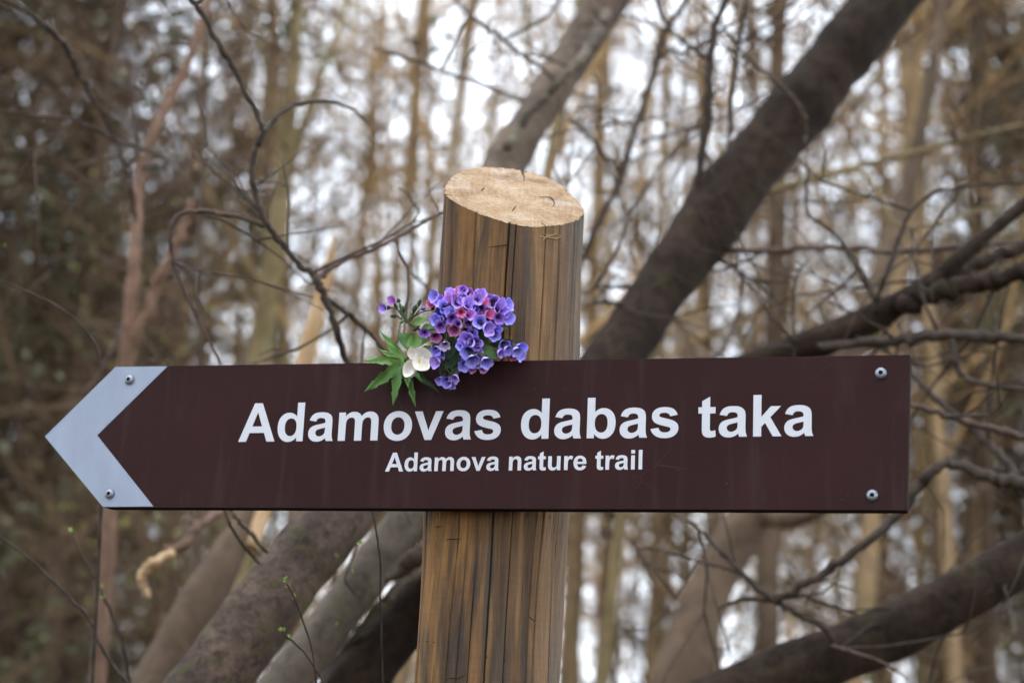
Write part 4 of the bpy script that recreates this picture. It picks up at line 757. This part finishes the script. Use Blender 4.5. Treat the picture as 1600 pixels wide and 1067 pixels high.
# ------------------------------------------------------------------ the wood behind
def tree_variant(seed, H, r0, bark_m, twig_m, nb=26, first=.22, ntw=6, nsub=4, leaves=0, leaf_m=None, lean=.05, blen=.28, rise=.7, ls=.035, thick=1.0):
    rng = np.random.default_rng(seed); n = 16
    r0 *= .66; t = np.linspace(0, 1, n); x = np.cumsum(rng.normal(0, .022 * H / 14, n)) + lean * H * t * rng.choice([-1, 1]); y = np.cumsum(rng.normal(0, .012 * H / 14, n)); x -= x[0]; y -= y[0]; ntw += 1; nb += 2
    pts = np.stack([x, y, t * H - .2], 1); rad = r0 * (1 - t * .88) * (1 + .5 * np.exp(-t * 30))
    mt = MB(); mt.tube(pts, rad, 8, rng=rng, lump=.05)
    mc = MB(); ends = []
    def at(q):
        f = q * (n - 1); i = min(n - 2, int(f)); a = f - i; return pts[i] * (1 - a) + pts[i + 1] * a, rad[i] * (1 - a) + rad[i + 1] * a
    for b in range(nb):
        q = first + (1 - first) * rng.random() ** .9 * .98; p, r = at(q); a = rng.uniform(0, 6.283)
        L = H * blen * (1.05 - q * .8) * rng.uniform(.5, 1.2); d = np.array([math.cos(a), math.sin(a), rng.uniform(rise * .3, rise * 1.5)]); d /= np.linalg.norm(d)
        bp = [p]; 
        for k in range(5):
            d = d + rng.normal(0, .13, 3) + np.array([0, 0, .05]); d /= np.linalg.norm(d); bp.append(bp[-1] + d * L / 5)
        rb = min(r * .5, .006 + L * .008) * thick; br = np.linspace(rb, .004 * thick, 6); mc.tube(bp, br, 4, cap=False)
        for w_ in range(ntw):
            j = rng.integers(1, 6); d2 = d + rng.normal(0, .6, 3); d2 /= np.linalg.norm(d2); L2 = L * rng.uniform(.2, .55); tp = [bp[j]]
            for k in range(3):
                d2 = d2 + rng.normal(0, .2, 3); d2 /= np.linalg.norm(d2); tp.append(tp[-1] + d2 * L2 / 3)
            mc.tube(tp, np.linspace(.0055, .003, 4) * thick, 3, cap=False); ends.append(tp[-1])
            for s_ in range(nsub):
                j2 = rng.integers(1, 4); d3 = d2 + rng.normal(0, .7, 3); d3 /= np.linalg.norm(d3); L3 = L2 * rng.uniform(.3, .8)
                mc.tube([tp[j2], tp[j2] + d3 * L3 * .5 + rng.normal(0, .01, 3), tp[j2] + d3 * L3], np.array([.0036, .003, .002]) * thick, 3, cap=False); ends.append(tp[j2] + d3 * L3); ends.append(tp[j2] + d3 * L3 * .5)
    ends = np.array(ends)
    if leaves:
        idx = rng.integers(0, len(ends), leaves); c = ends[idx] + rng.normal(0, .05, (leaves, 3)); u = rng.normal(0, 1, (leaves, 3)); u /= np.linalg.norm(u, axis=1)[:, None]; v = rng.normal(0, 1, (leaves, 3)); v -= u * (u * v).sum(1)[:, None]; v /= np.linalg.norm(v, axis=1)[:, None]
        s = (ls * rng.uniform(.6, 1.3, leaves))[:, None]; q = np.stack([c - u * s, c + v * s * .55, c + u * s, c - v * s * .55], 1).reshape(-1, 3)
        o = mc.n; mc.v.append(q); mc.n += len(q); mc.f.extend((o + 4 * k, o + 4 * k + 1, o + 4 * k + 2, o + 4 * k + 3) for k in range(leaves)); mc.m.extend([1] * leaves)
    return mt.mesh('trunk', [bark_m]), mc.mesh('crown', [twig_m, leaf_m or twig_m])
KINDS = {
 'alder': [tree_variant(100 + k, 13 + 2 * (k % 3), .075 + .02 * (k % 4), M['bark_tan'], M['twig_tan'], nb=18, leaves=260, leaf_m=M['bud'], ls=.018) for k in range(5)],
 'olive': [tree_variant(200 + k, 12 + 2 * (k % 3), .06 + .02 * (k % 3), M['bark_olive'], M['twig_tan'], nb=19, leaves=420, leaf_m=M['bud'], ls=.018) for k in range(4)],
 'brown': [tree_variant(300 + k, 11 + 2 * (k % 2), .07 + .02 * k, M['bark_brown'], M['twig_brown'], nb=34, leaves=1500, leaf_m=M['leaf_brown'], first=.1, ls=.03) for k in range(3)],
 'leafy': [tree_variant(400 + k, 10 + k, .06, M['bark_brown'], M['twig_brown'], nb=44, leaves=13000, leaf_m=(M['leaf_brown'], M['leaf_olive'])[k % 2], first=.06, ls=.030, blen=.22) for k in range(4)],
 'bush': [tree_variant(500 + k, 4 + k * .7, .022, M['bark_brown'], M['twig_brown'], nb=26, leaves=500, leaf_m=M['bud'], first=.08, ls=.016, blen=.4, lean=.12, thick=.75) for k in range(4)],
}
LAB = {
 'alder': ('woodland_tree', 'bare slim tan barked tree', 'tree', 'bare tan trees of the wood behind'),
 'olive': ('woodland_tree', 'bare olive grey tree with yellow green buds', 'tree', 'budding olive grey trees of the wood behind'),
 'brown': ('woodland_tree', 'dark brown tree with few withered leaves', 'tree', 'dark brown trees of the wood behind'),
 'leafy': ('thicket_tree', 'dense dark tree hung with withered leaves', 'tree', 'dense dark thicket trees at the sides'),
 'bush': ('undergrowth_shrub', 'bare many stemmed shrub', 'shrub', 'bare shrubs of the undergrowth')}
def where(x, y):
    if y < 1: return 'in the wood out of view'
    v = RC.transposed() @ (Vector((x, y, 1.6)) - CAM); px = 800 + F * v.x / -v.z; d = math.hypot(x, y)
    zone = ('beyond the left edge', 'behind the arrow tip', 'behind the sign left half', 'behind the post', 'right of the post', 'behind the sign right end', 'beyond the right edge')[sum(px > q for q in (-60, 260, 640, 920, 1200, 1660))]
    return ('near, ' if d < 13 else 'midway, ' if d < 19 else 'further, ' if d < 27 else 'farthest, ') + zone
rngT = random.Random(51); used = {}
def place(kind, x, y, rz=None, s=1.0, tilt=0.0):
    vs_ = KINDS[kind]; i = rngT.randrange(len(vs_)); nm, lab, cat, grp = LAB[kind]; lab += ' ' + where(x, y)
    if (kind, i) not in used:
        root = thing(nm, lab, cat, (x, y, ground_z(x, y)), grp); a = link('trunk', vs_[i][0], root); b = link('crown', vs_[i][1], root); used[(kind, i)] = (root, a, b)
    else:
        r0_, a0, b0 = used[(kind, i)]; root = r0_.copy(); C.objects.link(root)
        for ch in (a0, b0): c = ch.copy(); C.objects.link(c); c.parent = root
    root['label'] = lab; root.location = (x, y, ground_z(x, y)); root.rotation_euler = (rngT.gauss(0, .02) + 0, rngT.gauss(0, .03) + tilt, rngT.uniform(0, 6.28) if rz is None else rz); root.scale = (s, s, s * rngT.uniform(.92, 1.1))
    return root
def az_pos(px, d):
    v = P(px, 700, 1) - CAM; v.z = 0; v.normalize(); return CAM.x + v.x * d, CAM.y + v.y * d
# trunks that can be picked out in the photograph
for px, d, k in ((585, 15, 'alder'), (640, 13, 'alder'), (668, 17, 'alder'), (540, 18, 'olive'), (915, 19, 'alder'), (984, 22, 'alder'), (1008, 18, 'olive'), (1225, 16, 'alder'), (1300, 13, 'olive'), (1365, 17, 'alder'), (1440, 12, 'olive'), (1500, 15, 'alder'), (1560, 11, 'brown'), (120, 10, 'brown'), (230, 12, 'brown'), (250, 15, 'alder'), (700, 23, 'alder'), (1090, 15, 'olive'), (1150, 20, 'alder'), (1345, 18, 'brown'), (1420, 21, 'brown'), (1485, 16, 'brown'), (1540, 20, 'brown'), (1610, 14, 'brown')):
    place(k, *az_pos(px, d))
for px, d, k, tl in ((560, 11, 'alder', .06), (612, 10, 'alder', .03), (655, 9, 'olive', .08), (728, 12, 'alder', .05), (930, 12, 'alder', .04), (962, 14, 'olive', .06), (1032, 11, 'alder', .09), (1062, 16, 'alder', .02), (480, 12, 'olive', .07), (512, 16, 'alder', .05), (340, 13, 'alder', .05), (1270, 10, 'alder', .05), (1395, 11, 'olive', .04), (1530, 10, 'alder', .06)):
    place(k, *az_pos(px, d), tilt=tl, s=.8)
# thickets left and right, packed denser to stand in for darkened frame edges
for px, d in ((-420, 9), (-330, 12), (-230, 14), (-120, 16), (-60, 13), (-20, 20), (40, 17), (60, 28), (130, 24), (-160, 10), (-90, 11), (-10, 12), (50, 13), (100, 19), (30, 15), (180, 27), (225, 22), (140, 13), (270, 30), (1900, 10), (2000, 13), (1860, 17), (1780, 24), (1700, 30), (1660, 19), (1740, 14), (1720, 12), (1600, 17), (1560, 23), (1650, 13), (1760, 17)):
    place('leafy', *az_pos(px, d), s=rngT.uniform(.85, 1.15))
spots = []
def free(x, y, md): return all((x - a) ** 2 + (y - b) ** 2 > md * md for a, b in spots)
def scatter(n, dmin, dmax, weights, pxr=(-500, 2100), md=.8, sfun=lambda: rngT.uniform(.85, 1.15)):
    c = 0; tries = 0
    while c < n and tries < n * 40:
        tries += 1; px = rngT.uniform(*pxr); d = math.sqrt(rngT.uniform(dmin ** 2, dmax ** 2)); x, y = az_pos(px, d)
        if not free(x, y, md): continue
        side = min(1, abs(px - 800) / 800)
        k = rngT.choices(list(weights), [w_[0] * (1 - side) + w_[1] * side for w_ in weights.values()])[0]
        spots.append((x, y)); place(k, x, y, s=sfun()); c += 1
scatter(15, 9, 20, {'alder': (.5, .25), 'olive': (.4, .25), 'brown': (.1, .5)})
scatter(29, 20, 36, {'alder': (.55, .3), 'olive': (.4, .3), 'brown': (.05, .4)}, pxr=(-400, 2000))
scatter(8, 6, 16, {'bush': (1, 1)}, md=.6)

# the wood goes on round the viewpoint: unseen trees, added to dim the sign
for a, d, k in ((95, 5, 'alder'), (108, 9, 'olive'), (122, 6.5, 'alder'), (135, 10, 'brown'), (148, 7, 'olive'), (162, 11, 'alder'), (196, 11, 'alder'), (210, 7.5, 'olive'), (222, 11, 'alder'), (236, 6.5, 'brown'), (250, 9, 'alder'), (264, 5.5, 'olive'), (100, 14, 'brown'), (140, 15, 'alder'), (175, 15, 'brown'), (215, 16, 'brown'), (255, 14, 'alder'), (70, 7, 'alder'), (290, 7, 'brown'), (60, 12, 'brown'), (300, 11, 'leafy'), (112, 6, 'leafy'), (128, 8, 'leafy'), (143, 5.5, 'leafy'), (158, 8, 'leafy'), (172, 10, 'leafy'), (188, 7.5, 'leafy'), (204, 9, 'leafy'), (218, 6, 'leafy'), (232, 8.5, 'leafy'), (247, 6.5, 'leafy'), (165, 13, 'leafy'), (195, 14, 'leafy'), (84, 8, 'leafy'), (276, 8, 'leafy')):
    place(k, d * math.sin(RAD(a)), d * math.cos(RAD(a)))

# far wood: one mass of stems and twigs beyond the trees one can tell apart
def far_wood():
    rng = np.random.default_rng(77); mb = MB()
    for _ in range(180):
        px = rng.uniform(-500, 2100); d = rng.uniform(38, 75); x, y = az_pos(px, d); z = ground_z(x, y); H = rng.uniform(11, 19); r = rng.uniform(.03, .10); lx, ly = rng.normal(0, .5, 2)
        mb.tube([(x, y, z - .3), (x + lx * .3, y, z + H * .5), (x + lx, y + ly, z + H)], [r, r * .65, r * .1], 5, mat=0, cap=False)
        for _ in range(20):
            q = rng.uniform(.3, .97); p = np.array([x + lx * q, y + ly * q, z + H * q]); dd = rng.normal(0, 1, 3) + np.array([0, 0, .7]); dd /= np.linalg.norm(dd); L = rng.uniform(1, 3.2) * (1.1 - q * .6)
            e = p + dd * L; mb.tube([p, p + dd * L * .5, e], [.022, .014, .007], 3, mat=1, cap=False)
            for _ in range(6):
                s = rng.uniform(.3, 1); d3 = dd + rng.normal(0, .7, 3); d3 /= np.linalg.norm(d3); mb.tube([p + dd * L * s, p + dd * L * s + d3 * L * .5], [.009, .006], 3, mat=1, cap=False)
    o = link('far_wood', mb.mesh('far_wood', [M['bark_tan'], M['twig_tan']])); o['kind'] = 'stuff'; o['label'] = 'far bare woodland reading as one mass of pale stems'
far_wood()
